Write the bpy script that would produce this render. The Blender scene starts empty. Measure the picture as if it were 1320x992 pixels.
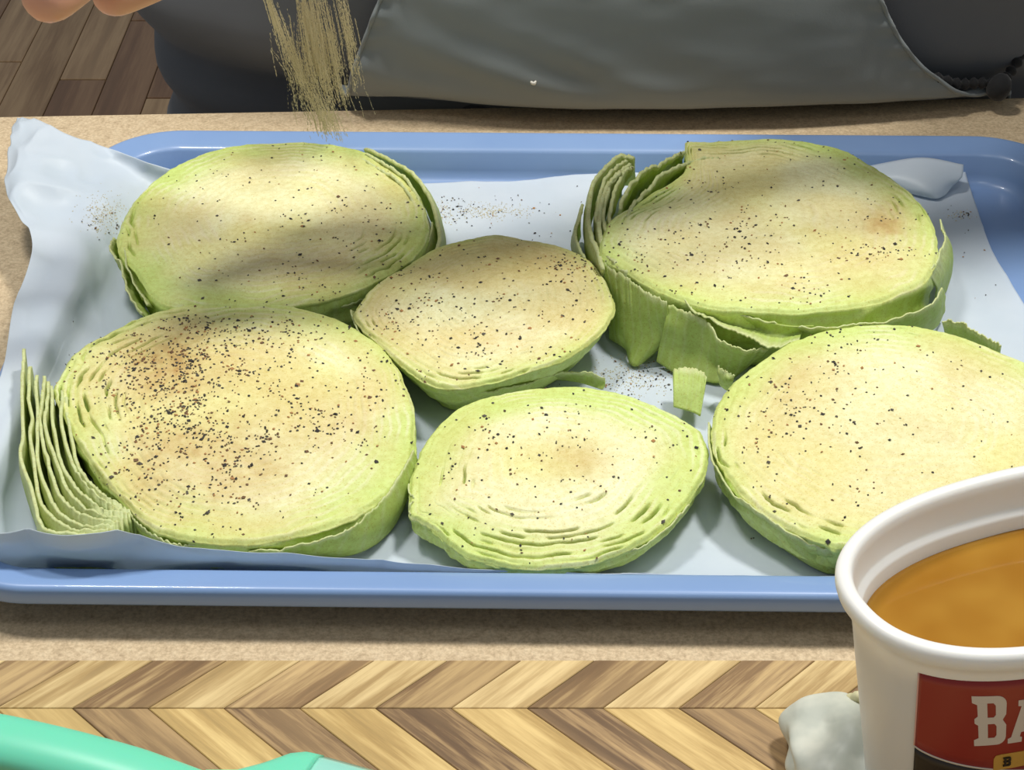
import bpy, bmesh, math
import numpy as np
from mathutils import Vector, Matrix

# ---------------------------------------------------------------- camera, world, lights, exposure
CZ = 0.90                       # height of the counter top above the floor
CAM_H = 0.428                   # camera above the counter top
PITCH = math.radians(34.0)
FPX = 2455.0
sc = bpy.context.scene
col = sc.collection
cam = bpy.data.cameras.new('camera'); camo = bpy.data.objects.new('camera', cam); col.objects.link(camo)
camo.location = (0, 0, CZ + CAM_H); camo.rotation_euler = (math.pi/2 - PITCH, 0, 0)
cam.sensor_width = 36.0; cam.lens = 36.0*FPX/1320.0; cam.clip_start = 0.01
sc.camera = camo
w = bpy.data.worlds.new('world'); sc.world = w; w.use_nodes = True
bg = w.node_tree.nodes['Background']; bg.inputs[0].default_value = (0.86, 0.93, 1.0, 1); bg.inputs[1].default_value = 0.27
def area(name, loc, target, size, power, color):
    l = bpy.data.lights.new(name, 'AREA'); l.energy = power; l.color = color; l.shape = 'DISK'; l.size = size
    o = bpy.data.objects.new(name, l); col.objects.link(o); o.location = loc
    o.rotation_euler = (Vector(target)-Vector(loc)).to_track_quat('-Z', 'Y').to_euler()
    return o
area('ceiling_or_fill_light', (-0.42, 0.80, CZ+1.45), (0, .65, CZ), 0.22, 10.5, (1.0, 0.98, 0.93))
area('ceiling_or_fill_light', (0.50, 0.88, CZ+1.45), (0, .65, CZ), 0.22, 16.5, (1.0, 0.98, 0.93))
area('ceiling_or_fill_light', (0.1, 0.05, CZ+1.5), (0, .65, CZ), 0.5, 2.0, (0.92, 0.96, 1.0))  # weak fill light added in front, not one of the ceiling lamps
sc.view_settings.view_transform = 'Standard'; sc.view_settings.look = 'None'
sc.view_settings.gamma = 1.0; sc.view_settings.use_curve_mapping = False
sc.view_settings.exposure = 0.0

# ---------------------------------------------------------------- helpers
rng = np.random.default_rng(7)
CP, SP = math.cos(PITCH), math.sin(PITCH)
def ray(u, v):
    dx = (u-660)/FPX; dv = (v-496)/FPX
    return dx, CP - dv*SP, -SP - dv*CP
def PZ(u, v, z):                       # point of the photograph at height z over the counter
    a, b, c = ray(u, v); t = (z-CAM_H)/c
    return np.array([a*t, b*t, z])
def PY(u, v, Y):                       # point of the photograph at depth Y
    a, b, c = ray(u, v); t = Y/b
    return np.array([a*t, Y, CAM_H + c*t])
def lin(r, g, b):
    f = lambda c: ((c/255+0.055)/1.055)**2.4 if c > 10.3 else c/255/12.92
    return np.array([f(r), f(g), f(b)])
def _h(ix, iy, iz, s):
    n = (ix*374761393 + iy*668265263 + iz*2147483647 + s*1274126177) & 0xffffffff
    n = ((n ^ (n >> 13))*1274126177) & 0xffffffff
    return ((n ^ (n >> 16)) & 0xffff)/65535.0
def noise(x, y, z=0.0, s=0):
    x, y, z = np.broadcast_arrays(np.asarray(x, float), np.asarray(y, float), np.asarray(z, float))
    i, j, k = np.floor(x).astype(np.int64), np.floor(y).astype(np.int64), np.floor(z).astype(np.int64)
    fx, fy, fz = x-i, y-j, z-k
    fx, fy, fz = [f*f*(3-2*f) for f in (fx, fy, fz)]
    r = 0
    for a in (0, 1):
        for b in (0, 1):
            for c in (0, 1):
                r = r + _h(i+a, j+b, k+c, s)*(fx if a else 1-fx)*(fy if b else 1-fy)*(fz if c else 1-fz)
    return r*2-1
def fbm(x, y, z=0.0, s=0, o=4):
    r = 0; a = 1.0; t = 0
    for i in range(o):
        r = r + a*noise(x*2**i, y*2**i, np.asarray(z)*2**i, s+i); t += a; a *= .5
    return r/t
def sm(a, b, x):
    t = np.clip((x-a)/(b-a), 0, 1); return t*t*(3-2*t)
def mesh(name, verts, faces, mat, parent=None, cols=None, smooth=True, mats=None, fmat=None, origin=None):
    """verts in counter frame (z=0 on the counter); parent is an empty or a part"""
    v = np.asarray(verts, float).copy(); v[:, 2] += CZ
    org = np.zeros(3)
    if parent is not None:
        p = parent
        while p is not None: org = org + np.array(p.location); p = p.parent
    elif origin is not None:
        org = np.asarray(origin, float)
    loc = np.zeros(3)
    v -= org
    me = bpy.data.meshes.new(name)
    fl = [list(f) for f in faces] if not isinstance(faces, np.ndarray) else faces.tolist()
    me.from_pydata(v.tolist(), [], fl)
    if smooth: me.polygons.foreach_set('use_smooth', [True]*len(me.polygons))
    for m in (mats or [mat]): me.materials.append(m)
    if fmat is not None: me.polygons.foreach_set('material_index', list(map(int, fmat)))
    if cols is not None:
        at = me.color_attributes.new('Col', 'FLOAT_COLOR', 'POINT')
        c = np.ones((len(v), 4)); c[:, :3] = cols
        at.data.foreach_set('color', c.ravel())
    me.update()
    o = bpy.data.objects.new(name, me); col.objects.link(o)
    if parent is not None: o.parent = parent
    elif origin is not None: o.location = org
    return o
def tag(o, label=None, cat=None, group=None, kind=None):
    if label: o['label'] = label
    if cat: o['category'] = cat
    if group: o['group'] = group
    if kind: o['kind'] = kind
    return o
def empty(name, loc, label, cat, group=None):
    o = bpy.data.objects.new(name, None); col.objects.link(o)
    o.location = (loc[0], loc[1], loc[2]+CZ); o.empty_display_size = .02
    return tag(o, label, cat, group)
def gridf(n, m, cu=False, cv=False):       # faces of an n x m grid of vertices (row-major)
    i = np.arange(n if cu else n-1)[:, None]; j = np.arange(m if cv else m-1)[None, :]
    i2 = (i+1) % n; j2 = (j+1) % m
    return np.stack([np.broadcast_to(a, (i.shape[0], j.shape[1])) for a in (i*m+j, i*m+j2, i2*m+j2, i2*m+j)], -1).reshape(-1, 4)
def cr(P, n, closed=False):                # Catmull-Rom through points, n samples
    P = np.asarray(P, float); N = len(P)
    if closed: Q = np.concatenate([P[-1:], P, P[:2]]); seg = N
    else: Q = np.concatenate([2*P[:1]-P[1:2], P, 2*P[-1:]-P[-2:-1]]); seg = N-1
    t = np.linspace(0, seg, n, endpoint=not closed); i = np.minimum(t.astype(int), seg-1); f = (t-i)
    f = f.reshape((-1,)+(1,)*(P.ndim-1))
    a, b, c, d = Q[i], Q[i+1], Q[i+2], Q[i+3]
    return .5*(2*b + (c-a)*f + (2*a-5*b+4*c-d)*f*f + (-a+3*b-3*c+d)*f**3)
def surf(ctrl, n, m):                      # ctrl rows x cols x 3
    C = np.asarray(ctrl, float)
    A = cr(C, n)
    B = cr(A.transpose(1, 0, 2), m)
    return B.transpose(1, 0, 2)
def normals(G):
    du = np.gradient(G, axis=0); dv = np.gradient(G, axis=1)
    n = np.cross(dv, du); return n/(np.linalg.norm(n, axis=-1, keepdims=True)+1e-12)
def shell(name, G, th, mat, parent=None, cols=None, **k):   # thin solid from a grid surface
    n, m, _ = G.shape; N = normals(G)
    V = np.concatenate([(G+N*th/2).reshape(-1, 3), (G-N*th/2).reshape(-1, 3)])
    F = gridf(n, m); F2 = F[:, ::-1]+n*m
    idx = np.arange(n*m).reshape(n, m)
    b = np.concatenate([idx[0, :], idx[1:, -1], idx[-1, -2::-1], idx[-2:0:-1, 0]])
    b2 = np.roll(b, -1)
    E_ = np.stack([b2, b, b+n*m, b2+n*m], -1)
    F = np.concatenate([F, F2, E_])
    if cols is not None: cols = np.concatenate([cols.reshape(-1, 3)]*2)
    return mesh(name, V, F, mat, parent, cols, **k)
def sweep(path, prof_r, nseg=16, flat=1.0):   # tube round a path, radius per point
    path = np.asarray(path, float); n = len(path)
    T = np.gradient(path, axis=0); T /= np.linalg.norm(T, axis=1, keepdims=True)
    up = np.array([0, 0, 1.0]); S = np.cross(T, up); S /= np.linalg.norm(S, axis=1, keepdims=True); U = np.cross(S, T)
    a = np.linspace(0, 2*np.pi, nseg, endpoint=False)
    V = path[:, None] + prof_r[:, None, None]*(S[:, None]*np.cos(a)[None, :, None] + flat*U[:, None]*np.sin(a)[None, :, None])
    V = V.reshape(-1, 3); F = gridf(n, nseg, cv=True).tolist()
    F += [list(range(nseg))[::-1], [(n-1)*nseg+i for i in range(nseg)]]
    return V, F
def box(x0, x1, y0, y1, z0, z1):
    V = [(x, y, z) for z in (z0, z1) for y in (y0, y1) for x in (x0, x1)]
    return V, [(0, 2, 3, 1), (4, 5, 7, 6), (0, 1, 5, 4), (2, 6, 7, 3), (0, 4, 6, 2), (1, 3, 7, 5)]

# ---------------------------------------------------------------- materials
def M(name, color=(.8, .8, .8), rough=.5, **kw):
    m = bpy.data.materials.new(name); m.use_nodes = True
    b = m.node_tree.nodes['Principled BSDF']
    b.inputs['Base Color'].default_value = (*color, 1); b.inputs['Roughness'].default_value = rough
    for k, v in kw.items(): b.inputs[k.replace('_', ' ')].default_value = v
    return m
def nd(m, t, **kw):
    n = m.node_tree.nodes.new(t)
    for k, v in kw.items(): setattr(n, k, v)
    return n
def lk(m, a, b): m.node_tree.links.new(a, b)
def coord(m, kind='Object', scale=(1, 1, 1), rot=(0, 0, 0), rand=0):
    tc = nd(m, 'ShaderNodeTexCoord'); mp = nd(m, 'ShaderNodeMapping')
    mp.inputs['Scale'].default_value = scale
    m0 = nd(m, 'ShaderNodeMapping'); m0.inputs['Rotation'].default_value = rot      # turn first, then stretch
    lk(m, tc.outputs[kind], m0.inputs['Vector']); lk(m, m0.outputs[0], mp.inputs['Vector'])
    if rand:
        oi = nd(m, 'ShaderNodeObjectInfo'); cx = nd(m, 'ShaderNodeCombineXYZ'); mu = nd(m, 'ShaderNodeMath', operation='MULTIPLY')
        mu.inputs[1].default_value = rand; lk(m, oi.outputs['Random'], mu.inputs[0])
        for i in range(3): lk(m, mu.outputs[0], cx.inputs[i])
        lk(m, cx.outputs[0], mp.inputs['Location'])
    return mp.outputs[0]
def tnoise(m, vec, scale, detail=4, rough=.55):
    n = nd(m, 'ShaderNodeTexNoise'); n.inputs['Scale'].default_value = scale; n.inputs['Detail'].default_value = detail
    n.inputs['Roughness'].default_value = rough; lk(m, vec, n.inputs['Vector']); return n.outputs['Fac']
def ramp(m, fac, stops):
    r = nd(m, 'ShaderNodeValToRGB'); e = r.color_ramp.elements
    while len(e) < len(stops): e.new(.5)
    for x, (p, c) in zip(e, stops): x.position = p; x.color = (*c, 1)
    lk(m, fac, r.inputs[0]); return r.outputs[0]
def mixc(m, fac, a, b, mode='MIX'):
    n = nd(m, 'ShaderNodeMix', data_type='RGBA', blend_type=mode)
    for s, v in ((n.inputs[0], fac), (n.inputs[6], a), (n.inputs[7], b)):
        if hasattr(v, 'links'): lk(m, v, s)
        else: s.default_value = v if isinstance(v, (int, float)) else (*v, 1)
    return n.outputs[2]
def bump(m, h, strength=.2, dist=.001):
    n = nd(m, 'ShaderNodeBump'); n.inputs['Strength'].default_value = strength; n.inputs['Distance'].default_value = dist
    lk(m, h, n.inputs['Height']); lk(m, n.outputs[0], m.node_tree.nodes['Principled BSDF'].inputs['Normal'])
def bsdf(m): return m.node_tree.nodes['Principled BSDF']
def base(m, c): lk(m, c, bsdf(m).inputs['Base Color'])
def vcol(m):
    a = nd(m, 'ShaderNodeVertexColor'); a.layer_name = 'Col'; return a.outputs[0]

m_tray = M('blue_enamel', lin(128, 157, 202), .34); bsdf(m_tray).inputs['Coat Weight'].default_value = .3
v = coord(m_tray); base(m_tray, mixc(m_tray, tnoise(m_tray, v, 30, 3), lin(124, 154, 201), lin(134, 163, 207)))

m_paper = bpy.data.materials.new('baking_paper'); m_paper.use_nodes = True
def paper_mat():
    m = m_paper; b = bsdf(m); v = coord(m)
    base(m, ramp(m, tnoise(m, v, 22, 3), [(.3, lin(216, 227, 238)), (.7, lin(228, 236, 245))]))
    b.inputs['Roughness'].default_value = .42
    bump(m, tnoise(m, v, 130, 3), .25, .0006)
    tl = nd(m, 'ShaderNodeBsdfTranslucent'); tl.inputs[0].default_value = (*lin(215, 226, 232), 1)
    tp = nd(m, 'ShaderNodeBsdfTransparent'); tp.inputs[0].default_value = (*lin(232, 240, 244), 1)
    a = nd(m, 'ShaderNodeMixShader'); a.inputs[0].default_value = .22
    c = nd(m, 'ShaderNodeMixShader'); c.inputs[0].default_value = .11
    out = m.node_tree.nodes['Material Output']
    lk(m, b.outputs[0], a.inputs[1]); lk(m, tl.outputs[0], a.inputs[2])
    lk(m, a.outputs[0], c.inputs[1]); lk(m, tp.outputs[0], c.inputs[2]); lk(m, c.outputs[0], out.inputs[0])
paper_mat()

def cab_mat(name, trans):
    m = bpy.data.materials.new(name); m.use_nodes = True; b = bsdf(m); v = coord(m)
    c = vcol(m)
    n1 = tnoise(m, v, 420, 4, .6)
    c2 = mixc(m, 1.0, c, ramp(m, n1, [(.3, (.88, .85, .74)), (.60, (1.0, 1.0, 1.0))]), 'MULTIPLY')
    n2 = tnoise(m, v, 1500, 2, .6)
    c2 = mixc(m, 1.0, c2, ramp(m, n2, [(.32, (.86, .76, .58)), (.42, (1.0, 1.0, 1.0))]), 'MULTIPLY')
    base(m, c2); b.inputs['Roughness'].default_value = .5
    b.inputs['Specular IOR Level'].default_value = .35
    b.inputs['Subsurface Weight'].default_value = .0
    bump(m, tnoise(m, v, 600, 4, .6), .35, .0005)
    if trans:
        tl = nd(m, 'ShaderNodeBsdfTranslucent'); lk(m, c2, tl.inputs[0])
        a = nd(m, 'ShaderNodeMixShader'); a.inputs[0].default_value = trans
        lk(m, b.outputs[0], a.inputs[1]); lk(m, tl.outputs[0], a.inputs[2]); lk(m, a.outputs[0], m.node_tree.nodes['Material Output'].inputs[0])
    return m
m_cab = cab_mat('cabbage_cut', 0); m_leaf = cab_mat('cabbage_leaf', .30)

m_pep = [M('pepper_dark', lin(52, 47, 44), .7), M('pepper_grey', lin(84, 78, 68), .7), M('pepper_brown', lin(118, 88, 60), .8), M('spice_orange', lin(176, 128, 78), .8)]
m_grain = M('seasoning_grain', lin(206, 194, 156), .8)

m_counter = M('counter_laminate', rough=.55)
v = coord(m_counter)
c = ramp(m_counter, tnoise(m_counter, v, 190, 5, .7), [(.30, lin(158, 134, 102)), (.5, lin(206, 182, 146)), (.72, lin(226, 206, 172))])
c = mixc(m_counter, .5, c, ramp(m_counter, tnoise(m_counter, v, 640, 3, .7), [(.35, lin(160, 138, 108)), (.62, lin(224, 202, 166))]))
base(m_counter, c)

def wood(name, dark, light, rot, along=14, across=210):
    m = M(name, rough=.48)
    v = coord(m, 'Object', (along, across, 40), (0, 0, rot), 7.0)
    g = tnoise(m, v, 1.0, 5, .65)
    v2 = coord(m, 'Object', (along*.6, across*.25, 20), (0, 0, rot), 3.0)
    g2 = tnoise(m, v2, 1.0, 2)
    c = ramp(m, g, [(.36, [x*.8 for x in dark]), (.46, dark), (.54, [(a+b)/2 for a, b in zip(dark, light)]), (.64, light)])
    c = mixc(m, ramp(m, g2, [(.35, (0, 0, 0)), (.75, (.55, .55, .55))]), c, light)
    oi = nd(m, 'ShaderNodeObjectInfo')
    c = mixc(m, 1.0, c, ramp(m, oi.outputs['Random'], [(0, (.86, .84, .80)), (1, (1.05, 1.05, 1.05))]), 'MULTIPLY')
    base(m, c); bump(m, g, .12, .0004); return m

# ---------------------------------------------------------------- setting: floor
fz = -CZ
m_gap = M('floor_gap', lin(52, 38, 26), .8)
V, F = box(-1.9, 1.5, .6, 4.6, fz-.03, fz-.011); fl = mesh('floor', V, F, m_gap, smooth=False); tag(fl, kind='structure')
m_floor = [wood('floor_oak', lin(150, 118, 84), lin(184, 152, 114), math.pi/2, 2.5, 40),
           wood('floor_oak_dark', lin(126, 92, 66), lin(158, 124, 92), math.pi/2, 2.5, 40)]
pm = {}
for mi in (0, 1):
    V, F = box(-.0375, .0375, -.6, .6, -.012, 0)
    me = bpy.data.meshes.new('floorboard'); bm = bmesh.new()
    vs = [bm.verts.new(p) for p in V]; [bm.faces.new([vs[i] for i in f]) for f in F]
    bmesh.ops.bevel(bm, geom=list(bm.edges), offset=.0012, segments=1, affect='EDGES'); bm.to_mesh(me); bm.free()
    me.materials.append(m_floor[mi]); pm[mi] = me
k = 0
for i in range(44):
    for j in range(3):
        x = -1.85+.0765*i; y = .75+1.205*j+((i*.437) % 1)*.55
        if x > 1.45: continue
        k += 1; o = bpy.data.objects.new('floorboard', pm[1 if (i*7+j*3) % 5 in (0, 3) else 0]); col.objects.link(o)
        o.location = (x, y, 0); o.parent = fl

# ---------------------------------------------------------------- counter
def counter():
    t = empty('kitchen_counter', (0, .5, -.9), 'tan speckled kitchen counter top that carries the tray and the board', 'counter')
    # outline: back edge runs slightly skew
    L, R = -1.0, 1.0
    yb = lambda x: .8915+.0425*x
    out = [(L, .14), (R, .14), (R, yb(R)), (L, yb(L))]
    bm = bmesh.new()
    vb = [bm.verts.new((x, y-.5, .9-.038)) for x, y in out]; vt = [bm.verts.new((x, y-.5, .9)) for x, y in out]
    bm.faces.new(vb[::-1]); bm.faces.new(vt)
    for i in range(4): bm.faces.new([vb[i], vb[(i+1) % 4], vt[(i+1) % 4], vt[i]])
    bmesh.ops.bevel(bm, geom=[e for e in bm.edges if all(v.co.z > .899 for v in e.verts)], offset=.003, segments=3, affect='EDGES')
    me = bpy.data.meshes.new('countertop'); bm.to_mesh(me); bm.free(); me.materials.append(m_counter)
    o = bpy.data.objects.new('countertop', me); col.objects.link(o); o.parent = t
    mw = M('cabinet_paint', lin(196, 192, 184), .5)
    V, F = box(-.97, .97, .17, .80, -.9+.0, -.038); mesh('cabinet_body', V, F, mw, t, smooth=False)
counter()

# ---------------------------------------------------------------- tray
TH = math.radians(-.9); TCX, TCY = .0285, .653; TA, TB, TR = .2275, .170, .040
def tray_outline(d, n=20):
    a, b, r = TA-d, TB-d, max(TR-d, .012)
    pts = []
    for sx, sy, a0 in ((1, 1, 0), (-1, 1, 90), (-1, -1, 180), (1, -1, 270)):
        for k in range(n+1):
            t = math.radians(a0+90*k/n); pts.append((sx*(a-r)+r*math.cos(t), sy*(b-r)+r*math.sin(t)))
    c, s = math.cos(TH), math.sin(TH)
    return np.array([(TCX+x*c-y*s, TCY+x*s+y*c) for x, y in pts])
def tray():
    prof = [(.0016, .0116), (.0004, .0118), (0, .0126), (0, .0172), (.0006, .0184), (.0018, .0190), (.0032, .0189), (.0118, .0168), (.0134, .0163), (.0144, .0156),
            (.0152, .0146), (.0172, .0070), (.0186, .0040), (.0208, .0023), (.0240, .0018), (.05, .0016), (.10, .0016), (.15, .0016)]
    under = [(.15, .0002), (.0235, .0002), (.0205, .0006), (.0180, .0022), (.0160, .0060), (.0142, .0135), (.0132, .0148), (.0030, .0168), (.0016, .0160)]
    rings = prof+under; V = []
    for d, z in rings:
        o = tray_outline(d); V.append(np.c_[o, np.full(len(o), z)])
    V = np.array(V); n, m, _ = V.shape
    F = gridf(n, m, cu=True, cv=True).tolist()
    k0, k1 = len(prof)-1, len(prof)
    F = [f for f in F if not (f[0]//m == k0)]
    F.append([k0*m+i for i in range(m)]); F.append([k1*m+i for i in range(m)][::-1])
    o = mesh('baking_tray', V.reshape(-1, 3), F, m_tray, origin=(TCX, TCY, CZ))
    bm = bmesh.new(); bm.from_mesh(o.data); bmesh.ops.recalc_face_normals(bm, faces=bm.faces); bm.to_mesh(o.data); bm.free()
    o.data.polygons.foreach_set('use_smooth', [True]*len(o.data.polygons))
    tag(o, 'blue rimmed metal baking tray holding the cabbage slices on the counter', 'tray')
tray()

# ---------------------------------------------------------------- baking paper
def z(u, v, mm): return PZ(u, v, mm/1000)
def y(u, v, Y): return PY(u, v, Y)
def pl(dx, v, mm):                 # on pixel row v, dx metres in from the tray's left outer edge
    p = PZ(660, v, mm/1000); p[0] = -.199+(p[1]-TCY)*.0157+dx; return p
def paper():
    R = [
     [z(18,143,31), z(45,152,34), z(80,166,36), z(128,185,31), z(212,216,23), z(330,242,9), z(440,240,6.5), z(540,238,6), z(660,230,6), z(780,223,6.5), z(1000,215,6.5), z(1128,209,8), z(1186,212,8), z(1243,214,9)],
     [z(9,200,31), z(38,200,35), z(72,205,34), z(150,225,23), z(220,250,12), z(330,270,5.2), z(440,265,5), z(540,262,5), z(660,255,5), z(780,250,5), z(1000,245,5), z(1132,240,5.5), z(1200,245,5.5), z(1256,258,5)],
     [z(9,250,28), z(30,256,29), pl(.002,268,24), pl(.0165,282,20.5), z(200,300,6), z(330,310,5), z(440,310,5), z(550,310,5), z(670,310,5), z(790,310,5), z(1005,310,5), z(1145,310,5), z(1210,315,4.6), z(1280,325,4.2)],
     [pl(-.006,312,25), pl(.002,322,22.5), pl(.0150,335,20), pl(.024,350,7), z(190,360,5), z(330,370,5), z(440,370,5), z(550,370,5), z(670,370,5), z(800,370,5), z(1020,370,5), z(1170,370,5), z(1250,378,4.5), z(1318,388,4)],
     [pl(-.003,392,23.5), pl(.004,402,22), pl(.0150,412,19.8), pl(.023,424,7), z(180,440,5), z(320,450,5), z(440,450,5), z(560,450,5), z(680,450,5), z(810,450,5), z(1050,450,5), z(1210,450,5), z(1310,455,4.5), z(1365,470,4)],
     [pl(.003,480,22), pl(.008,486,21), pl(.0150,494,19.8), pl(.0225,504,7), z(170,530,5), z(310,540,5), z(440,540,5), z(570,540,5), z(690,540,5), z(820,540,5), z(1070,540,5), z(1250,540,5), z(1360,545,4.5), z(1415,560,4)],
     [pl(.003,570,22), pl(.008,574,21), pl(.0150,582,19.8), pl(.0225,592,7), z(140,612,5), z(310,620,5), z(440,620,5), z(570,620,5), z(700,620,5), z(830,620,5), z(1090,620,5), z(1280,620,5), z(1390,625,4.5), z(1450,635,4)],
     [pl(.004,640,22), pl(.008,644,21), pl(.0155,650,19.8), pl(.023,662,7), z(130,682,5), z(310,690,5), z(440,690,5), z(570,692,5), z(710,692,5), z(840,692,5), z(1110,692,5), z(1300,692,5), z(1420,695,4.5), z(1480,700,4.5)],
     [pl(.006,700,22), pl(.011,706,20.5), pl(.018,714,15), z(10,727,5.5), z(135,731,4.6), z(310,733,4.6), z(440,735,4.6), z(570,736,4.6), z(710,738,4.6), z(840,739,4.6), z(1120,742,4.6), z(1310,743,4.6), z(1440,744,4.6), z(1510,744,5)],
     [y(-80,700,.5075), y(-62,712,.506), y(-34,716,.505), y(20,716,.504), y(135,720,.5035), y(310,724,.5035), y(440,728,.5035), y(570,734,.5035), y(710,740,.503), y(840,742,.5025), y(1120,746,.502), y(1310,748,.501), y(1440,750,.501), y(1510,750,.501)],
     [y(-84,672,.508), y(-64,673,.506), y(-30,674,.505), y(22,680,.503), y(135,678,.499), y(230,702,.502), y(350,711,.502), y(500,720,.502), y(640,733,.502), y(840,739,.502), y(1120,743,.5015), y(1310,745,.501), y(1440,747,.501), y(1510,747,.501)],
    ]
    G = surf(R, 200, 300)
    n = normals(G); x_, y_ = G[..., 0], G[..., 1]
    rid = np.abs(noise(x_*34+3, y_*34, G[..., 2]*34, 5))+.5*np.abs(noise(x_*80, y_*80, G[..., 2]*60, 9))
    amp = .0007+.0034*sm(.021, .027, G[..., 2])+.0008*sm(.008, .022, G[..., 2])
    G = G+n*(amp*(rid-.2))[..., None]
    fl = fbm(x_*26, y_*26, 1.0, 3)*.0016
    G[..., 2] += fl*(G[..., 2] < .012)
    G[..., 2] = np.maximum(G[..., 2], .0026)
    # ragged crease in the flap at the front-left
    s = shell('baking_paper', G, .00016, m_paper, None, origin=(TCX, TCY, CZ))
    tag(s, 'sheet of translucent white baking paper lining the blue tray, one corner sticking out', 'paper')
    C = [[z(1118,214,11), z(1186,203,15), z(1242,212,16)],
         [z(1135,228,10), z(1192,222,14), z(1240,228,13)],
         [z(1152,240,7), z(1196,244,10), z(1228,240,9)],
         [z(1168,248,5.6), z(1204,256,6.2), z(1218,252,6.2)]]
    shell('folded_corner', surf(C, 20, 30), .00016, m_paper, s)
    return s
PAPER = paper()

# ---------------------------------------------------------------- cabbage slices
CREAM = lin(236, 235, 188); YEL = lin(232, 230, 156); GREEN = lin(203, 222, 130); DGREEN = lin(172, 198, 92); TAN = lin(221, 204, 140); BROWN = lin(184, 144, 86); WHITE = lin(244, 240, 220)
def flakes(name, pts, parent, smin=.00032, smax=.00075, probs=(.42, .25, .2, .13)):
    n = len(pts)
    if not n: return
    a = rng.uniform(smin, smax, n)*np.where(rng.random(n) < .12, 1.6, 1.0); b = a*rng.uniform(.45, .9, n); c = a*rng.uniform(.35, .6, n)
    th = rng.uniform(0, 2*np.pi, n); tl = rng.normal(0, .25, n)
    ex = np.stack([np.cos(th)*np.cos(tl), np.sin(th)*np.cos(tl), np.sin(tl)], -1); ey = np.stack([-np.sin(th), np.cos(th), th*0], -1); ez = np.cross(ex, ey)
    P = np.asarray(pts)[:, None]
    V = np.concatenate([P+(ex*a[:, None])[:, None], P-(ex*a[:, None])[:, None], P+(ey*b[:, None])[:, None], P-(ey*b[:, None])[:, None],
                        P+(ez*c[:, None])[:, None], P-(ez*c[:, None])[:, None]], 1).reshape(-1, 3)
    f = np.array([(0, 2, 4), (2, 1, 4), (1, 3, 4), (3, 0, 4), (2, 0, 5), (1, 2, 5), (3, 1, 5), (0, 3, 5)])
    F = (f[None]+6*np.arange(n)[:, None, None]).reshape(-1, 3)
    mi = np.repeat(rng.choice(len(m_pep), n, p=probs), 8)
    o = mesh(name, V, F, None, parent, smooth=False, mats=m_pep, fmat=mi, origin=(TCX, TCY, CZ)); o['kind'] = 'stuff'
    return o
NT = 440
def project(P):
    zc = P[..., 1]*CP+(CAM_H-P[..., 2])*SP
    return 660+FPX*P[..., 0]/zc, 496+FPX*((CAM_H-P[..., 2])*CP-P[..., 1]*SP)/zc
SL = {}
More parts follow.
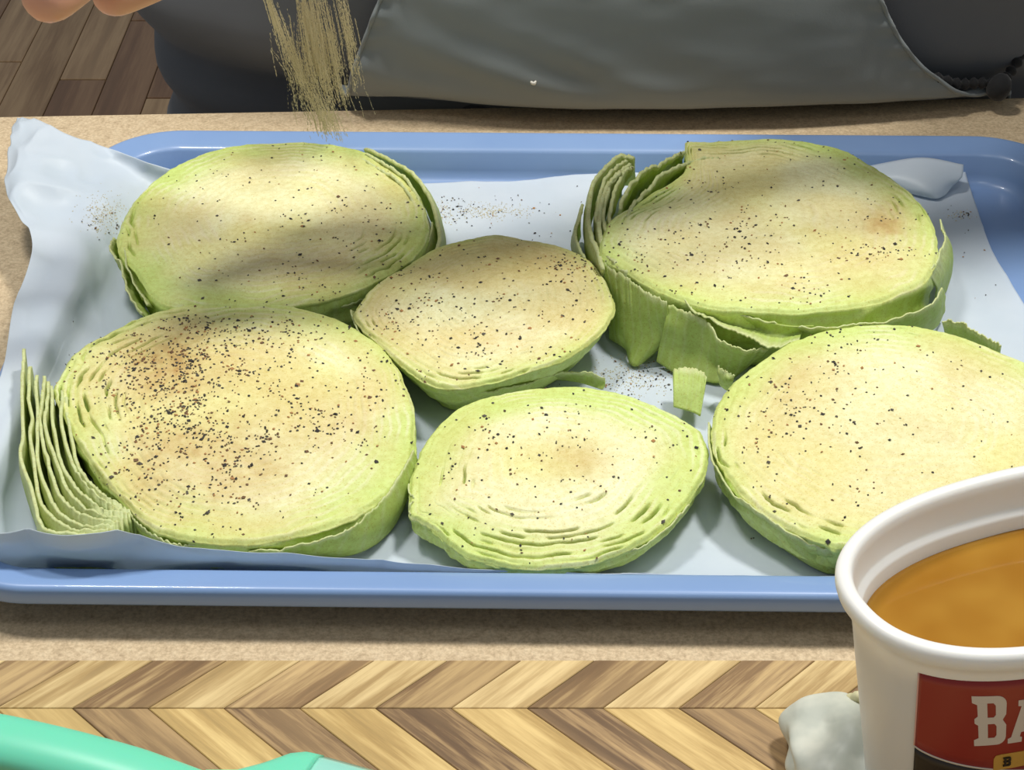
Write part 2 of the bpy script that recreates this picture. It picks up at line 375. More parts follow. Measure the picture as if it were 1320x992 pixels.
def slice_(key, label, outline, plane, seed, prof, green=.78, blobs=(), pep=(), npep=250, tan=.5, groove=(), layers=16, centre=None, dome=.001, inner=None, zfloor=.0052):
    """outline: pixels of the cut face; plane=(z0, slope towards the back, slope to the right) about the centroid"""
    O = cr(np.array(outline, float), NT, True)
    z0, gy, gx = plane
    c = PZ(*np.mean(outline, 0), z0)
    W = []
    for u, v_ in O:
        zz = z0
        for _ in range(4):
            p = PZ(u, v_, zz); zz = z0+gy*(p[1]-c[1])+gx*(p[0]-c[0])
        W.append(PZ(u, v_, zz))
    W = np.array(W); ang = np.linspace(0, 2*np.pi, NT, endpoint=False)
    ctr = np.array([W[:, 0].mean(), W[:, 1].mean(), z0])
    ctr[2] = z0+gy*(ctr[1]-c[1])+gx*(ctr[0]-c[0])
    r = np.concatenate([np.linspace(0.004, .55, 56)[:-1], np.linspace(.55, 1.0, 90)])
    nz = lambda s, f: fbm(np.cos(ang)*f, np.sin(ang)*f, 0, s, 4)
    rim = 1+.010*nz(seed, 9)+.006*nz(seed+3, 30)
    D = W-ctr
    G = ctr[None, None]+D[None]*(r[:, None, None]*(1+(rim-1)[None, :, None]*(r**4)[:, None, None]))
    X, Y = G[..., 0], G[..., 1]
    Rr = np.broadcast_to(r[:, None], X.shape)
    # leaf layers seen end-on in the cut face
    warp = 1.6*fbm(X*30, Y*30, 0, seed+11, 3)+.25*fbm(X*160, Y*160, 0, seed+12, 2)
    L = layers*Rr**1.25+warp
    fr = np.abs(L-np.floor(L)-.5)*2          # 0 on a seam
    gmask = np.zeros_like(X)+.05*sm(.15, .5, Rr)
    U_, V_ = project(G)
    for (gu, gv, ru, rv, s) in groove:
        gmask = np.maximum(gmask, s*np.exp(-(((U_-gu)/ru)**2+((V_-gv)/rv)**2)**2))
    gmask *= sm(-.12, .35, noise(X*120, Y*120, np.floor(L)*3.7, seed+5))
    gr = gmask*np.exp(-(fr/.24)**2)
    H = dome*(1-Rr**2)+.0010*fbm(X*45, Y*45, 0, seed+2, 3)+.0003*fbm(X*240, Y*240, 0, seed+4, 3)+.00016*np.cos(L*2*np.pi)*sm(.1, .4, Rr)*sm(-.1, .5, noise(X*55, Y*55, 1.5, seed+9))
    H = H-.0042*gr-.0013*sm(.965, 1.0, Rr)**2
    G[..., 2] += H
    # colour
    rr = Rr+.14*fbm(X*36, Y*36, 0, seed+20, 3)+.008*np.cos(L*2*np.pi)
    k = sm(green-.22, min(green+.18, 1.04), rr)[..., None]
    C = CREAM*(1-k)+GREEN*k
    k2 = (.75*sm(-.15, .45, fbm(X*22, Y*22, 0, seed+21, 3)))[..., None]; C = C*(1-k2*(1-k))+YEL*k2*(1-k)
    k3 = (.34*sm(.5, .95, np.cos(L*2*np.pi+.8)*.5+.5)*sm(.1, .5, Rr)*sm(-.2, .5, noise(X*70, Y*70, 3, seed)))[..., None]; C = C*(1-k3)+WHITE*k3
    pt = 1.12*tan*sm(-.45, .35, fbm(X*28+5, Y*28, 0, seed+30, 4)); br = np.zeros_like(X)
    for (bu, bv, ru, rv, s) in blobs:
        e = s*np.exp(-(((U_-bu)/ru)**2+((V_-bv)/rv)**2))*(.75+.5*fbm(X*70, Y*70, 0, seed+33, 3))
        if s < 0: pt = np.clip(pt+e, 0, 1)
        else: pt = np.maximum(pt, np.clip(e*1.5, 0, .95)); br = np.maximum(br, e*.85)
    pt = (pt*(1-.6*gr)*(1-.55*sm(.86, 1.0, Rr)))[..., None]; br = np.clip(br, 0, .8)[..., None]*(.7+.5*fbm(X*300, Y*300, 0, seed+35, 2))[..., None]
    C = C*(1-pt*.85)+TAN*pt*.85; br = np.clip(br, 0, 1); C = C*(1-br)+BROWN*br
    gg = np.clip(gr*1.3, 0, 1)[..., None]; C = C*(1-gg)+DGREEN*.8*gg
    # wall
    edge = G[-1]
    nw = 34; wt = np.linspace(0, 1, nw+1)[1:]
    S = np.interp(wt, [p[0] for p in prof], [p[1] for p in prof])
    zl = zfloor
    th = ang[None, :]; tw = wt[:, None]
    fold = .020*fbm(np.cos(th)*4+tw*.5, np.sin(th)*4, tw*1.5, seed+40, 4)+.008*np.sin(tw*14+6*fbm(np.cos(th)*3, np.sin(th)*3, 0, seed+41, 2))
    Wl = np.empty((nw, NT, 3))
    Wl[..., :2] = ctr[:2]+D[None, :, :2]*(rim[None]*(S[:, None]+fold*sm(0, .12, tw)))[..., None]
    Wl[..., 2] = edge[None, :, 2]*(1-tw)+zl*tw-.0004*(tw < .05)
    kw = sm(.0, .16, tw+.06*nz(seed+50, 7)[None]*1.0)[..., None]
    vein = (.5+.5*np.sin(th*46+5*fbm(np.cos(th)*3, np.sin(th)*3, tw, seed+61, 2)))**6*.30
    base_ = GREEN[None, None]*(1-.5*sm(-.3, .5, fbm(np.cos(th)*3, np.sin(th)*3, tw*2, seed+60, 3)))[..., None]+DGREEN*(.5*sm(-.3, .5, fbm(np.cos(th)*3, np.sin(th)*3, tw*2, seed+60, 3)))[..., None]
    Cw = GREEN*(1-kw)*1.05+base_*kw; Cw = Cw*(1-vein[..., None])+lin(214, 226, 168)*vein[..., None]
    A = np.concatenate([G, Wl]); CC = np.concatenate([C, np.broadcast_to(Cw, (nw, NT, 3))])
    n = len(A); V = A.reshape(-1, 3); F = gridf(n, NT, cv=True).tolist()
    V = np.concatenate([V, [[ctr[0], ctr[1], G[0, :, 2].mean()], [ctr[0], ctr[1], zl]]]); CC = np.concatenate([CC.reshape(-1, 3), [C[0, 0], DGREEN]])
    iv = n*NT
    F += [[iv, (i+1) % NT, i] for i in range(NT)]+[[iv+1, (n-1)*NT+i, (n-1)*NT+(i+1) % NT] for i in range(NT)]
    F = [f[::-1] for f in F]
    e = empty('cabbage_slice', (ctr[0], ctr[1], .004), label, 'cabbage', 'seasoned cabbage slices on the tray')
    mesh('cut_head', V, F, m_cab, e, CC)
    # pepper
    w_ = np.zeros_like(X)+.16
    for (bu, bv, ru, rv, s) in pep: w_ = w_+s*np.exp(-(((U_-bu)/ru)**2+((V_-bv)/rv)**2))
    w_ *= Rr*np.gradient(r)[:, None]*(.35+.9*sm(-.3, .4, fbm(X*90, Y*90, 0, seed+70, 2)))
    w_ = np.clip(w_, 0, None); idx = rng.choice(w_.size, npep, p=(w_/w_.sum()).ravel())
    pts = G.reshape(-1, 3)[idx]+np.c_[rng.normal(0, .0003, (npep, 2)), rng.uniform(.0001, .0003, npep)]
    flakes('pepper_flakes', pts, e)
    SL[key] = e
    return e
def leaf(parent, rows, n=24, m=90, th=.0006, seed=0, wav=.0008, pale=.35, dark=0., name='leaf', freq=60):
    """rows of control points, the first row is the cut edge"""
    G = surf(rows, n, m); N = normals(G); G[..., 1] = np.maximum(G[..., 1], .5055+.004*(G[..., 2] < .016))
    t = np.linspace(0, 1, n)[:, None]; s = np.linspace(0, 1, m)[None]
    X, Y, Z = G[..., 0], G[..., 1], G[..., 2]
    G = G+N*(wav*fbm(X*freq, Y*freq, Z*freq, seed, 3))[..., None]
    G[..., 2] += (.0011*fbm(s*18, 0, 0, seed+4, 3)+.0007*fbm(s*60, 0, 0, seed+14, 2))*(1-t)**2
    k = sm(pale, 0, t+.08*fbm(s*8, t*2, 0, seed+5, 2))[..., None]
    d = np.clip(dark+.5*sm(-.2, .5, fbm(X*40, Y*40, Z*40, seed+6, 3)), 0, 1)[..., None]
    C = (GREEN*1.04*(1-d)+lin(184, 208, 104)*d)*(1-k)+lin(232, 240, 182)*k
    v_ = ((.5+.5*np.sin(s*55+3*fbm(s*5, t*2, 0, seed+8, 2)))**8*.35)[..., None]; C = C*(1-v_)+lin(214, 226, 168)*v_
    return shell(name, G, th, m_leaf, parent, C)

PW = [(0, 1.0), (.12, .995), (.45, .985), (.8, .95), (1, .88)]
slice_('s1', 'large cabbage slice at the back left of the tray, under the falling seasoning',
    [(150,313),(162,275),(185,245),(215,220),(255,200),(300,187),(350,182),(410,184),(455,191),(495,207),(525,231),(546,262),(552,295),(540,322),(510,346),(462,371),(400,388),(330,394),(260,394),(205,388),(176,350)],
    (.030, .0, 0), 101, PW, green=.80, tan=.62, dome=.002,
    blobs=[(318,288,12,10,.45),(380,350,130,50,.25),(470,290,60,50,.3),(230,380,70,40,-.5),(190,330,30,60,-.3)],
    pep=[(460,300,60,60,.5),(390,370,70,35,.7),(330,350,90,60,.2)], npep=260,
    groove=[(500,330,45,30,.9),(160,300,20,40,.8),(180,235,40,30,.3)])
slice_('s2', 'small oval cabbage slice in the middle of the tray, shaded, tilting towards the back',
    [(456,402),(469,380),(489,363),(518,345),(535,333),(570,316),(607,306),(641,300),(688,308),(728,317),(757,330),(774,350),(786,373),(793,394),(786,414),(765,437),(728,461),(685,475),(641,487),(600,497),(566,496),(535,482),(510,462),(483,437),(463,418)],
    (.029, .03, 0), 202, [(0, 1.0), (.15, .97), (.5, .87), (1, .70)], green=.90, tan=.80, dome=.003,
    blobs=[(500,430,50,40,.35),(680,345,50,25,.4),(640,440,120,30,.25)],
    pep=[(750,345,35,25,1.3),(520,420,60,50,.4),(640,460,90,30,.4),(700,400,60,40,.2)], npep=420,
    groove=[(650,484,90,9,1.),(470,420,12,40,.9)])
slice_('s3', 'thick cabbage slice at the back right of the tray with loose leaves hanging down',
    [(772,318),(784,285),(812,266),(833,252),(861,235),(880,222),(884,206),(883,186),(887,181),(912,181),(947,179),(1000,177),(1046,181),(1087,192),(1119,209),(1151,228),(1190,264),(1207,295),(1208,335),(1193,360),(1150,381),(1100,394),(1040,400),(972,399),(922,395),(884,386),(846,372),(806,348),(783,335)],
    (.036, .0, 0), 303, [(0, 1.0), (.2, 1.0), (.6, .99), (.85, .96), (1, .9)], green=.84, tan=.55, dome=.002,
    blobs=[(1140,290,34,30,1.0),(950,285,40,22,.4),(1100,330,90,40,.35),(1000,370,90,20,.3),(900,250,60,30,-.3)],
    pep=[(930,310,60,25,.8),(1140,310,40,30,.8),(1050,385,50,14,.9),(1000,340,150,50,.2),(820,310,20,60,.3)], npep=430,
    groove=[(830,262,50,25,.7),(990,194,95,9,1.6),(1180,255,40,30,.5)])
slice_('s4', 'largest cabbage slice at the front left, heavily peppered with brown seasoning',
    [(68,500),(78,476),(97,452),(127,433),(160,415),(200,400),(250,390),(310,387),(360,390),(410,399),(450,415),(490,444),(514,475),(529,510),(535,550),(530,588),(514,620),(488,645),(452,667),(405,684),(350,694),(300,698),(250,696),(215,690),(185,672),(162,648),(140,625),(118,598),(98,565),(80,532)],
    (.0260, .045, 0), 404, [(0, 1.0), (.3, .99), (.7, .96), (1, .87)], green=.84, tan=.80, dome=.003, layers=17,
    blobs=[(215,470,85,55,.95),(265,600,115,60,.85),(400,560,110,60,.35),(430,480,60,60,-.4),(140,560,25,50,-.6)],
    pep=[(230,480,75,60,3.2),(270,560,90,70,2.6),(400,520,90,70,1.0),(300,430,130,30,1.0),(250,650,90,30,.6)], npep=1750,
    groove=[(110,500,45,60,1.3),(150,440,70,28,1.),(250,405,90,12,.4),(130,620,22,60,.5)])
slice_('s5', 'pale cabbage slice at the front centre with crinkled leaf layers along its lower edge',
    [(528,662),(528,627),(533,603),(543,580),(557,557),(580,533),(610,517),(650,505),(700,498),(753,498),(800,507),(837,520),(873,535),(900,550),(912,573),(912,603),(896,633),(867,668),(830,698),(783,717),(733,728),(680,731),(640,726),(600,715),(577,698),(563,684),(545,672)],
    (.0230, .16, 0), 505, [(0, 1.0), (.3, .985), (.7, .93), (1, .80)], green=.72, tan=.30, dome=.004, layers=15,
    blobs=[(735,600,48,28,.65),(600,580,70,40,.12)],
    pep=[(680,560,80,40,.4),(810,600,60,40,.5),(700,590,180,70,.15)], npep=200,
    groove=[(690,697,130,20,1.6),(820,675,50,22,1.2),(610,690,30,20,.7),(590,622,24,16,.6),(780,651,40,7,.8),(660,664,60,6,.5)])
slice_('s6', 'large cabbage slice at the front right of the tray, partly behind the plastic tub',
    [(917,556),(921,527),(938,498),(967,473),(1003,447),(1043,429),(1098,417),(1156,415),(1207,422),(1261,440),(1320,465),(1370,492),(1410,530),(1426,580),(1412,630),(1370,672),(1300,695),(1220,706),(1150,708),(1092,706),(1060,698),(1025,683),(989,661),(956,634),(934,606),(921,581)],
    (.0270, .08, 0), 606, [(0, 1.0), (.25, .985), (.7, .95), (1, .86)], green=.84, tan=.50, dome=.003,
    blobs=[(1030,500,60,45,.5),(1180,560,120,30,.3),(1000,540,40,30,.3),(1240,500,60,50,.2)],
    pep=[(1090,460,60,45,1.0),(1000,520,60,60,.6),(1150,560,120,50,.3)], npep=300,
    groove=[(985,655,55,20,1.3),(1060,690,60,14,1.5),(935,590,15,40,1.),(1200,425,90,10,.3)])

# ---- loose leaves
s1, s2, s3, s4, s5, s6 = [SL[k] for k in ('s1', 's2', 's3', 's4', 's5', 's6')]
# slice 1: frilled leaf at the left, side leaves at the right
leaf(s1, [[z(146,306,29), z(141,319,30), z(155,345,29), z(166,375,28), z(183,405,27)],
          [z(160,318,22), z(152,332,20), z(165,360,19), z(176,388,18), z(196,414,17)],
          [z(176,335,12), z(162,348,9), z(178,378,8), z(188,402,8), z(208,424,8)]], seed=1, wav=.0022, freq=160)
leaf(s1, [[z(163,308,29), z(160,330,29.5), z(172,360,29), z(190,392,28)],
          [z(170,322,20), z(170,345,18), z(182,376,17), z(202,404,16)],
          [z(182,340,10), z(178,362,8), z(194,395,8), z(212,420,8)]], seed=2, wav=.0016, freq=140)
leaf(s1, [[z(470,192,30), z(510,208,31), z(540,232,30.5), z(556,262,29), z(566,300,27), z(560,330,25)],
          [z(476,200,20), z(516,218,20), z(548,245,19), z(563,275,18), z(572,310,17), z(565,340,16)],
          [z(476,220,8), z(516,236,8), z(546,262,8), z(560,292,8), z(568,324,8), z(560,352,8)]], seed=3, wav=.0012, dark=-.1, th=.0016)
for q_ in (1, 2):
    leaf(s1, [[z(480-9*q_,196+3*q_,31), z(510-9*q_,211+4*q_,31), z(536-9*q_,234+3*q_,30.5), z(552-9*q_,263+2*q_,29.5), z(560-9*q_,298,27.5), z(553-9*q_,326-3*q_,26)],
              [z(480-9*q_,204+3*q_,22), z(512-9*q_,220+4*q_,22), z(540-9*q_,245,22), z(556-9*q_,272,21), z(564-9*q_,308,20), z(557-9*q_,336,19)]], seed=50+q_, wav=.0010, dark=-.15+.1*q_, th=.0014, pale=.5)
leaf(s1, [[z(556,285,26), z(552,312,26.5), z(530,342,26), z(495,368,25), z(455,390,24), z(425,396,24)],
          [z(563,300,18), z(558,330,17), z(536,358,16), z(500,385,15), z(460,404,14), z(428,412,14)],
          [z(560,320,8), z(554,348,8), z(532,374,7), z(498,400,7), z(458,418,7), z(430,426,7)]], seed=4, wav=.0010, dark=.3)
# slice 2: thin leaf under the front edge, curling out to the right
leaf(s2, [[z(560,500,22), z(600,507,21), z(650,500,21), z(700,488,19), z(745,480,15), z(780,486,11)],
          [z(556,490,16), z(598,500,15), z(648,496,15), z(698,488,13), z(744,486,10), z(780,496,8)],
          [z(552,486,8), z(596,494,7), z(646,492,7), z(696,488,7), z(742,492,7), z(776,502,6.5)]], seed=5, wav=.0006)
leaf(s2, [[z(452,398,27), z(460,425,26), z(485,450,25), z(515,472,24), z(545,494,23), z(585,508,22.5)],
          [z(462,405,18), z(468,430,17), z(490,453,16), z(518,474,15), z(546,492,14), z(584,504,13)],
          [z(474,412,8), z(478,434,8), z(498,455,7), z(522,472,7), z(548,486,7), z(582,496,7)]], seed=6, wav=.0008)
# slice 3: ring of outer leaves, folds and hanging leaves
leaf(s3, [[z(927,206,36.5), z(894,207,37), z(860,222,37), z(838,240,37), z(820,258,37), z(806,282,36)],
          [z(922,212,31), z(888,216,30), z(856,234,30), z(834,252,30), z(816,270,30), z(802,294,30)],
          [z(916,228,12), z(884,234,12), z(852,252,12), z(830,270,12), z(812,290,12), z(798,310,12)]], th=.0015, seed=8, wav=.0018, freq=140, dark=.2)
leaf(s3, [[z(882,196,36), z(872,198,36), z(848,210,36), z(826,222,36), z(810,244,36), z(800,270,35)],
          [z(880,206,30), z(868,208,29), z(844,222,29), z(822,236,29), z(806,258,29), z(798,284,29)],
          [z(878,226,12), z(864,230,12), z(840,244,12), z(818,258,12), z(802,280,12), z(794,306,12)]], th=.0015, seed=9, wav=.0020, freq=140, dark=.1)
leaf(s3, [[z(817,205,36.5), z(800,200,37.5), z(785,209,37.5), z(771,226,37), z(762,250,36.5), z(758,280,36), z(764,312,35), z(778,345,34)],
          [z(818,214,29), z(798,214,29), z(780,226,29), z(766,246,28), z(757,272,28), z(755,300,27), z(762,332,26), z(778,362,25)],
          [z(820,236,10), z(800,238,10), z(780,250,9), z(766,270,9), z(758,296,9), z(757,325,9), z(766,358,9), z(784,388,9)]], th=.0018, seed=10, pale=.75, wav=.0014)
leaf(s3, [[z(800,222,36.5), z(790,232,36.5), z(780,250,36.5), z(774,275,36), z(774,300,36), z(784,330,35.5), z(806,352,35)],
          [z(800,232,30), z(788,244,30), z(777,264,30), z(770,290,29), z(772,318,29), z(782,346,28), z(806,372,28)],
          [z(800,252,14), z(788,264,14), z(778,284,14), z(772,310,14), z(774,338,14), z(786,366,14), z(808,392,14)]], th=.0018, seed=11, pale=.75, wav=.0012)
for q_, (du, dz) in enumerate(((6, -.2), (17, -.6), (25, -1.0))):
    leaf(s3, [[z(806+du*.4,203+du*.5,36.8+dz), z(786+du*.8,216+du*.2,36.8+dz), z(770+du,240,36.6+dz), z(762+du,270,36.2+dz), z(766+du,302,35.6+dz), z(778+du,326,35+dz)],
              [z(804+du*.4,224,28), z(784+du*.8,236,28), z(768+du,260,28), z(760+du,290,28), z(764+du,322,27), z(776+du,346,26)]], seed=60+q_, wav=.0016, th=.0015, pale=.8, dark=-.1, freq=110)
leaf(s3, [[z(752,262,33), z(746,280,33), z(742,300,31), z(748,322,30), z(760,345,29)],
          [z(748,280,22), z(740,298,21), z(737,318,20), z(745,338,19), z(760,360,18)],
          [z(748,305,8), z(742,322,8), z(742,340,8), z(752,358,8), z(766,378,8)]], th=.0012, seed=12, pale=.9, wav=.001)
# front hanging leaves: left flap with the pointed tip, big folded leaf, rolled leaves to the right
leaf(s3, [[z(772,335,33), z(800,352,34.5), z(830,372,35), z(860,388,35)],
          [z(782,375,24), z(802,392,25), z(834,405,26), z(862,412,27)],
          [z(784,412,14), z(802,432,14), z(838,438,16), z(866,436,18)],
          [z(786,436,6), z(806,450,7), z(818,472,6), z(852,448,9)]], seed=13, dark=.45, pale=.1, wav=.0014)
leaf(s3, [[z(862,392,33), z(884,402,32), z(908,412,31), z(930,438,28), z(960,448,27), z(990,448,27)],
          [z(856,420,25), z(880,428,24), z(906,436,22), z(928,452,21), z(955,460,20), z(982,458,20)],
          [z(850,446,15), z(876,456,14), z(902,462,13), z(926,470,12), z(950,474,12), z(968,468,13)],
          [z(846,466,8), z(874,482,6.5), z(902,490,6.5), z(926,494,7), z(942,488,8), z(956,478,9)]], seed=14, dark=.35, pale=.12, wav=.0016)
leaf(s3, [[z(880,384,35), z(900,404,33), z(930,420,31), z(966,436,30), z(1000,445,30), z(1030,440,30)],
          [z(890,384,30), z(916,402,27), z(944,414,26), z(975,426,26), z(1005,434,27), z(1034,430,28)],
          [z(904,388,34), z(930,396,33), z(960,404,33), z(990,414,32), z(1020,420,32), z(1050,420,31)]], seed=15, dark=.1, pale=.35, wav=.0016)
leaf(s3, [[z(900,392,34), z(950,404,33), z(1000,416,32), z(1050,424,31), z(1100,420,31), z(1150,412,31), z(1200,392,31), z(1214,370,31)],
          [z(902,404,25), z(950,420,24), z(1000,432,23), z(1050,440,22), z(1100,436,22), z(1150,428,22), z(1202,408,22), z(1218,384,22)],
          [z(904,420,12), z(950,438,12), z(1000,452,10), z(1050,458,9), z(1100,454,9), z(1150,446,9), z(1200,426,9), z(1216,402,9)]], seed=16, dark=.3, pale=.2, wav=.0014)
leaf(s3, [[z(1196,352,35), z(1210,330,35), z(1218,305,34), z(1212,285,34)],
          [z(1206,372,24), z(1220,350,24), z(1226,322,24), z(1218,300,24)],
          [z(1206,396,9), z(1220,372,9), z(1226,345,9), z(1218,322,9)]], seed=17, pale=.5, wav=.0014)
# loose bits between slices
leaf(s3, [[z(868,476,19), z(886,474,20), z(904,478,20), z(911,486,19)],
          [z(868,498,17), z(886,500,17), z(900,502,17), z(908,505,16)],
          [z(868,524,12), z(884,528,12), z(896,532,12), z(903,536,11)]], seed=18, wav=.0009, m=30, pale=.2)
leaf(s3, [[z(926,472,22), z(935,478,22), z(948,482,22)], [z(927,486,18), z(936,492,18), z(944,492,18)], [z(930,496,13), z(936,500,12), z(940,502,12)]], seed=19, wav=.002, m=30, freq=150)
# slice 4: fan of loose leaves at the left
fan = [([(34,446),(29,480),(28,530),(31,590),(40,645),(58,682),(100,689),(146,685)], 31, 0),
       ([(40,470),(37,510),(38,560),(44,612),(58,655),(92,680),(140,680)], 30, 1),
       ([(47,482),(45,520),(47,570),(55,618),(74,656),(108,674),(146,676)], 29.5, 2),
       ([(55,486),(53,524),(57,572),(68,616),(90,650),(120,668),(152,672)], 29, 3),
       ([(62,492),(61,530),(67,576),(80,616),(103,646),(130,662),(158,668)], 28.3, 4),
       ([(69,498),(69,536),(77,580),(92,616),(114,642),(138,656),(164,662)], 27.5, 5),
       ([(76,505),(78,545),(88,585),(103,615),(124,638),(146,652),(168,658)], 26.8, 6),
       ([(83,512),(88,552),(99,590),(115,617),(134,637),(152,648),(172,655)], 26.4, 7)]
for pts, zt, i in fan:
    top = [z(u, v_, zt-(5.5*k/len(pts))+.5*math.sin(3*i+k*1.7)) for k, (u, v_) in enumerate(pts)]
    def down(f, zz, pts=pts): return [z(u+(240-u)*f*.55, v_+(560-v_)*f*.35+(zt-zz)*2.6, zz) for u, v_ in pts]
    leaf(s4, [top, down(.03, 20), down(.10, 12), down(.22, 6)], seed=30+i, wav=.0021, m=120, n=30, pale=.55, dark=-.4+.1*(i % 3), th=.0012, freq=42)
leaf(s4, [[z(160,655,22), z(185,680,21.5), z(220,700,21), z(252,703,20.5)], [z(160,664,16), z(186,688,16), z(222,706,16), z(256,709,16)], [z(164,672,10), z(190,696,10), z(224,710,10), z(258,712,10)]], seed=36, pale=.8, wav=.001)
# slice 4: wrapped outer leaf at the right front
leaf(s4, [[z(533,580,25), z(521,602,25), z(501,632,24.5), z(479,658,23.5), z(449,682,22.5), z(410,697,21), z(370,705,20), z(320,708,19.5)],
          [z(538,600,19), z(528,628,18), z(508,660,17), z(484,684,16), z(452,702,15.5), z(412,712,14), z(370,716,13.5), z(320,716,13)],
          [z(528,625,9), z(520,655,8), z(502,684,7), z(480,704,7), z(450,716,7), z(412,720,7), z(370,722,7), z(320,722,7)]], seed=37, pale=.1, wav=.0010, dark=.1)
# slice 5: curled frill at the left and under-leaf
leaf(s5, [[z(528,622,22), z(529,635,22), z(533,642,22), z(528,652,21), z(530,663,20)], [z(536,626,18), z(536,638,18), z(540,646,17), z(536,656,16), z(538,668,15)], [z(546,632,12), z(546,644,12), z(550,652,11), z(548,662,10), z(550,672,9)]], seed=41, wav=.0016, freq=200, m=50)
leaf(s5, [[z(560,688,16), z(590,712,14.5), z(635,730,13.5), z(690,735,13.5), z(745,730,14), z(800,716,15.5), z(850,690,18), z(890,650,21)],
          [z(566,690,11), z(596,712,9.5), z(640,730,8.5), z(692,735,8.5), z(744,730,8.5), z(796,718,10), z(842,694,12), z(880,660,14)],
          [z(590,694,6), z(612,710,6), z(650,724,6), z(694,728,6), z(740,724,6), z(786,714,6), z(826,696,6), z(860,668,7)]], seed=42, wav=.0008, pale=.4)
# slice 6: outer leaf with the dark gap
leaf(s6, [[z(913,545,26), z(913,575,25.5), z(924,605,24.5), z(945,635,23.5), z(980,662,22.5), z(1020,688,21.5), z(1060,704,20.5), z(1110,712,20)],
          [z(920,560,18), z(922,590,17), z(934,620,16), z(956,652,15), z(990,682,14), z(1028,708,14), z(1066,724,13), z(1112,734,13)],
          [z(930,580,7), z(934,610,7), z(948,640,6), z(970,672,6), z(1004,702,6), z(1040,726,6), z(1074,740,6), z(1114,748,6)]], seed=43, wav=.0009, pale=.25)
leaf(s6, [[z(1215,412,28), z(1240,418,29), z(1262,432,29), z(1290,446,28)], [z(1218,424,20), z(1242,430,20), z(1264,444,20), z(1290,458,20)], [z(1222,440,10), z(1244,446,10), z(1266,458,10), z(1290,472,10)]], seed=44, wav=.0014, pale=.4)

# spilled pepper on the paper
dg = bpy.context.evaluated_depsgraph_get(); dg.update()
def drop(u, v):
    o = Vector((0, 0, CZ+CAM_H)); d = Vector(ray(u, v)).normalized()
    ok, loc, nrm, idx, ob, mt = sc.ray_cast(bpy.context.evaluated_depsgraph_get(), o, d)
    return (np.array(loc)-[0, 0, CZ], ob) if ok else (None, None)
def spilled():
    pts = []
    spec = [(620,272,70,18,60),(575,275,20,15,20),(830,490,55,28,90),(140,290,22,18,26),(1238,275,14,8,16),(1250,340,35,60,10),(95,460,60,60,6),(700,270,60,20,14),(720,300,30,8,8),(1000,700,60,25,6)]
    for cu, cv, ru, rv, n in spec:
        for _ in range(n):
            u, v_ = cu+ru*rng.normal()*.6, cv+rv*rng.normal()*.6
            p, ob = drop(u, v_)
            if p is not None and ob is not None and ob.name.startswith(('baking_paper', 'folded')): pts.append(p+[0, 0, .0003])
    flakes('spilled_pepper', np.array(pts), PAPER, .0003, .0006)
spilled()
def dust():
    pts = []
    for cu, cv, ru, rv, n in ((632,272,40,9,330),(572,275,14,12,90),(815,485,50,26,420),(135,275,24,22,330),(1238,278,16,6,60)):
        for _ in range(n):
            p, ob = drop(cu+ru*rng.normal()*.6, cv+rv*rng.normal()*.6)
            if p is not None and ob is not None and ob.name.startswith('baking_paper'): pts.append(p+[0, 0, .0001])
    pts = np.array(pts); n = len(pts); o0 = np.zeros(n)
    t = rng.uniform(0, 6.28, n); a = rng.uniform(.00020, .00045, n)
    V = np.stack([pts+np.c_[np.cos(t+k)*a, np.sin(t+k)*a, o0] for k in (0, 2.1, 4.2)]+[pts+np.c_[o0, o0, a*.6]], 1).reshape(-1, 3)
    f = np.array([(0, 1, 3), (1, 2, 3), (2, 0, 3), (0, 2, 1)]); F = (f[None]+4*np.arange(n)[:, None, None]).reshape(-1, 3)
    o = mesh('spilled_seasoning', V, F, m_grain, PAPER, smooth=False); o['kind'] = 'stuff'
dust()
# small pale crumbs on the front rim
V = []; F = []
